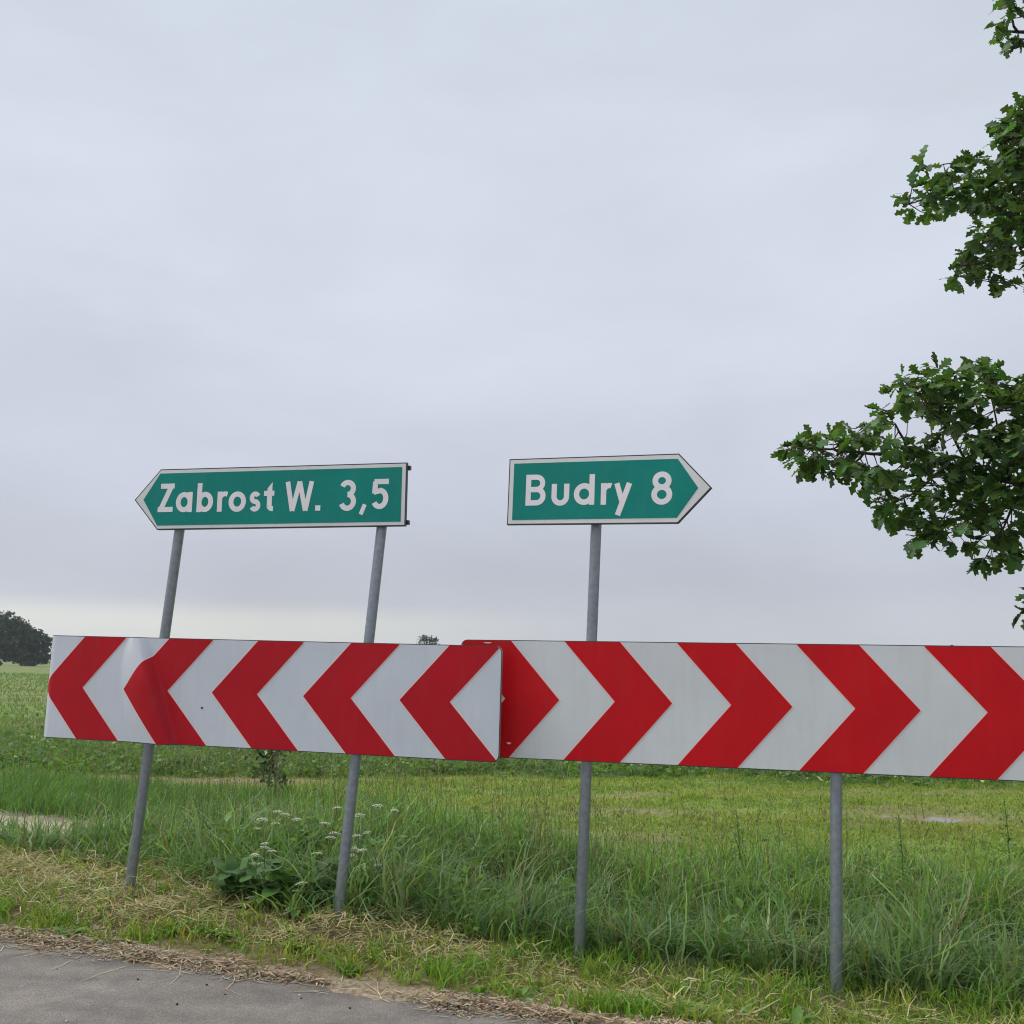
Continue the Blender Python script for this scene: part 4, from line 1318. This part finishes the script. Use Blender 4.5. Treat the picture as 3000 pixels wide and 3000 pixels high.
def oak_leaf_mesh(W, droop, twist, lob, n=20):
    V, F = [], []
    for i, t in enumerate(np.linspace(0, 1, n)):
        env = min(1, (t / .62) ** .8) if t < .62 else math.sqrt(max(0, 1 - ((t - .62) / .40) ** 2))
        hl = W / 2 * env * (.74 + .26 * math.cos(2 * math.pi * lob * (t - .20)))
        hr = W / 2 * env * (.74 + .26 * math.cos(2 * math.pi * lob * (t - .25)))
        if t < .09: hl = hr = .014
        z = -droop * t * t
        V += [(t, -hl, z + twist * hl * math.sin(3 * t)), (t, hr, z + .35 * hr - twist * hr * t)]
    F = [(2 * i, 2 * i + 2, 2 * i + 3, 2 * i + 1) for i in range(n - 1)]
    return pymesh('leaf', V, F, True)
oak_var = [oak_leaf_mesh(0.72, .22, .3, 4.0), oak_leaf_mesh(0.66, .38, -.2, 3.6), oak_leaf_mesh(0.76, .05, .5, 4.2), oak_leaf_mesh(0.68, -.12, .1, 3.8)]
for m in oak_var: m.materials.append(MAT['oak_leaf'])
def leaf_arrays(me):
    V = np.zeros(len(me.vertices) * 3); me.vertices.foreach_get('co', V)
    return V.reshape(-1, 3), np.array([list(p.vertices) for p in me.polygons])
oak_arr = [leaf_arrays(m) for m in oak_var]
leaves = []        # (in-view weight, matrix, variant)
def rosette_leaves(c, outd, vis, big=1.0):
    k = random.choice((4, 5, 6))
    for i in range(k):
        d = (outd * .7 + Vector((random.gauss(0, .8), random.gauss(0, .8), random.gauss(-.25, .5)))).normalized()
        nrm = (Vector((random.gauss(0, .45), random.gauss(0, .45), 1)))
        yv = nrm.cross(d)
        if yv.length < .05: continue
        yv.normalize(); zv = d.cross(yv)
        s_ = random.uniform(.082, .142) * big
        m = Matrix((d, yv, zv)).transposed().to_4x4() @ Matrix.Scale(s_, 4)
        m.translation = c
        leaves.append((vis, m, random.randrange(4)))
twigs = Acc()
for key, poly in polys.items():
    xs_ = [p[0] for p in poly]; ys_ = [p[1] for p in poly]
    kn = [q for k_, q in nodes if k_ == key]
    made = 0; tries = 0
    while made < counts[key] and tries < 20000:
        tries += 1
        px, py = random.uniform(min(xs_), max(xs_)), random.uniform(min(ys_), max(ys_))
        if not inside((px, py), poly): continue
        # keep back from the outline so that leaves, not twig ends, draw it
        if not (inside((px - 10, py), poly) and inside((px + 8, py), poly) and inside((px, py + 9), poly) and inside((px, py - 7), poly)):
            if random.random() < .75: continue
        if any(((px - h_[0][0]) / h_[1]) ** 2 + ((py - h_[0][1]) / h_[2]) ** 2 < 1.5 for h_ in HOLES): continue
        thick = .5 if key in 'AB' and px > 1620 else .22
        c = wp_(px, py, dep[key] + random.gauss(0, thick * .55)) - ob
        q = min(kn, key=lambda v: (v - c).length)
        outd = (c - q); ln = outd.length
        outd = outd.normalized() if ln > 1e-4 else Vector((-1, 0, 0))
        mid = q.lerp(c, .5) + Vector((random.uniform(-.02, .02), random.uniform(-.02, .02), -.02))
        twigs.tube([q, mid, c], [.0045, .0032, .002], 4)
        rosette_leaves(c, outd, 1 if px < 1945 else 0)
        if ln > .25: rosette_leaves(mid, outd, 1 if px < 1945 else 0)
        made += 1
# the rest of the crown, outside the frame
for i in range(900):
    u = Vector((random.gauss(0, 1), random.gauss(0, 1), random.gauss(0, 1))).normalized() * random.random() ** .4
    c = Vector((u.x * 2.9 + .2, u.y * 2.8 + .1, 5.8 + u.z * 4.2))
    w = ob + c; v = w - Vector((0, 0, CAM_H)); dz_ = v.dot(fw)
    if dz_ > .1 and 966 + 1932 * v.dot(rt) / dz_ < 2060: continue
    tz = max(1.2, min(8.8, c.z - .8 - random.random())); q = Vector((0, 0, tz))
    if i % 3 == 0: wood.tube([q, q.lerp(c, .5) + Vector((0, 0, .12)), c], [.04, .025, .006], 5)
    for k in range(3): rosette_leaves(c + Vector((random.gauss(0, .16), random.gauss(0, .16), random.gauss(0, .12))), (c - q).normalized(), 0, 1.25)

link('trunk', wood.mesh('trunk', True), MAT['bark'], oak)
crown = link('crown', twigs.mesh('crown', False), MAT['bark'], oak)
vis = [lf for lf in leaves if lf[0]]
random.shuffle(vis)
own = vis[:300]; rest = vis[300:] + [lf for lf in leaves if not lf[0]]
for _, m, v in own:
    o = bpy.data.objects.new('leaf', oak_var[v]); col.objects.link(o); o.parent = crown; o.matrix_local = m
Vs, Qs, Cs, o_ = [], [], [], 0
for _, m, v in rest:
    A_, Fq = oak_arr[v]; mm = np.array(m)
    Vs.append(A_ @ mm[:3, :3].T + mm[:3, 3]); Qs.append(Fq + o_); o_ += len(A_)
    b_ = random.uniform(.5, 1.5)
    Cs.append(np.tile(np.array([.075 * random.uniform(.8, 1.4), .160, .042]) * b_, (len(A_), 1)))
fol = link('foliage', npmesh('foliage', np.concatenate(Vs), np.concatenate(Qs), None, np.concatenate(Cs), True), MAT['foliage'], crown, kind='stuff')

# ------------------------------------------------------------------ small things on the road and in the grass
def pebble(px, py, sz, pale):
    p = gp(px, py, .004)
    _, s_chk = ls(p.x, p.y)
    V, F = [], []
    n1, n2 = 8, 5
    for i in range(n2 + 1):
        th_ = math.pi * i / n2
        for j in range(n1):
            a_ = 2 * math.pi * j / n1
            rr = 1 + random.uniform(-.16, .16)
            V.append((math.sin(th_) * math.cos(a_) * rr, math.sin(th_) * math.sin(a_) * rr * .8, math.cos(th_) * .6))
    for i in range(n2):
        for j in range(n1):
            F.append((i * n1 + j, (i + 1) * n1 + j, (i + 1) * n1 + (j + 1) % n1, i * n1 + (j + 1) % n1))
    o = link('pebble', pymesh('pebble', [Vector(v) * sz for v in V], F), MAT['pebble_l' if pale else 'pebble_d'],
             label='small pale pebble lying on the grey asphalt' if pale else 'small dark pebble lying on the grey asphalt', category='pebble',
             group='pale pebbles on the asphalt' if pale else 'dark pebbles on the asphalt')
    o.location = (p.x, p.y, .004 + sz * .45); o.rotation_euler = (0, 0, random.uniform(0, 6))
for px, py, sz, pale in ((260, 1849, .008, 0), (390, 1859, .008, 0), (334, 1896, .009, 0), (108, 1829, .005, 0), (150, 1812, .004, 0), (425, 1877, .006, 0),
                         (660, 1903, .007, 0), (568, 1884, .006, 0), (60, 1805, .005, 1), (565, 1879, .008, 1), (125, 1928, .008, 1), (310, 1862, .004, 1), (364, 1864, .004, 1), (700, 1893, .004, 1)):
    pebble(px, py, sz * .75, pale)
p = gp(962, 1686, -.05)
V = []; F = []
for i in range(9):
    for j in range(4):
        V.append(((i - 4) * .026, (j - 1.5) * .02, .012 * math.sin(i * 1.7 + j) + .02 * (1 - abs(j - 1.5) / 1.5)))
for i in range(8):
    for j in range(3): F.append((i * 4 + j, (i + 1) * 4 + j, (i + 1) * 4 + j + 1, i * 4 + j + 1))
sc = link('paper_scrap', pymesh('paper_scrap', V, F, True), MAT['scrap'], label='pale green crumpled scrap lying flat in the grass hollow', category='litter')
sc.location = (p.x, p.y, gz(p.x, p.y) + .05); sc.rotation_euler = (0, 0, R(-4))

# ------------------------------------------------------------------ thin summer haze
hz = Acc(); hz.box((0, 1000, 6.0), (7000, 7000, 16.0))
hm = bpy.data.materials.new('haze_air'); hm.use_nodes = True
hn, hl = hm.node_tree.nodes, hm.node_tree.links
hn.clear()
ho = hn.new('ShaderNodeOutputMaterial'); hv = hn.new('ShaderNodeVolumePrincipled')
hv.inputs['Color'].default_value = (.90, .94, 1.0, 1)
hv.inputs['Density'].default_value = 0.00038
hv.inputs['Anisotropy'].default_value = 0.2
hl.new(hv.outputs[0], ho.inputs['Volume'])
link('haze', hz.mesh('haze'), hm, kind='stuff', label='thin pale haze over the whole field', category='haze')
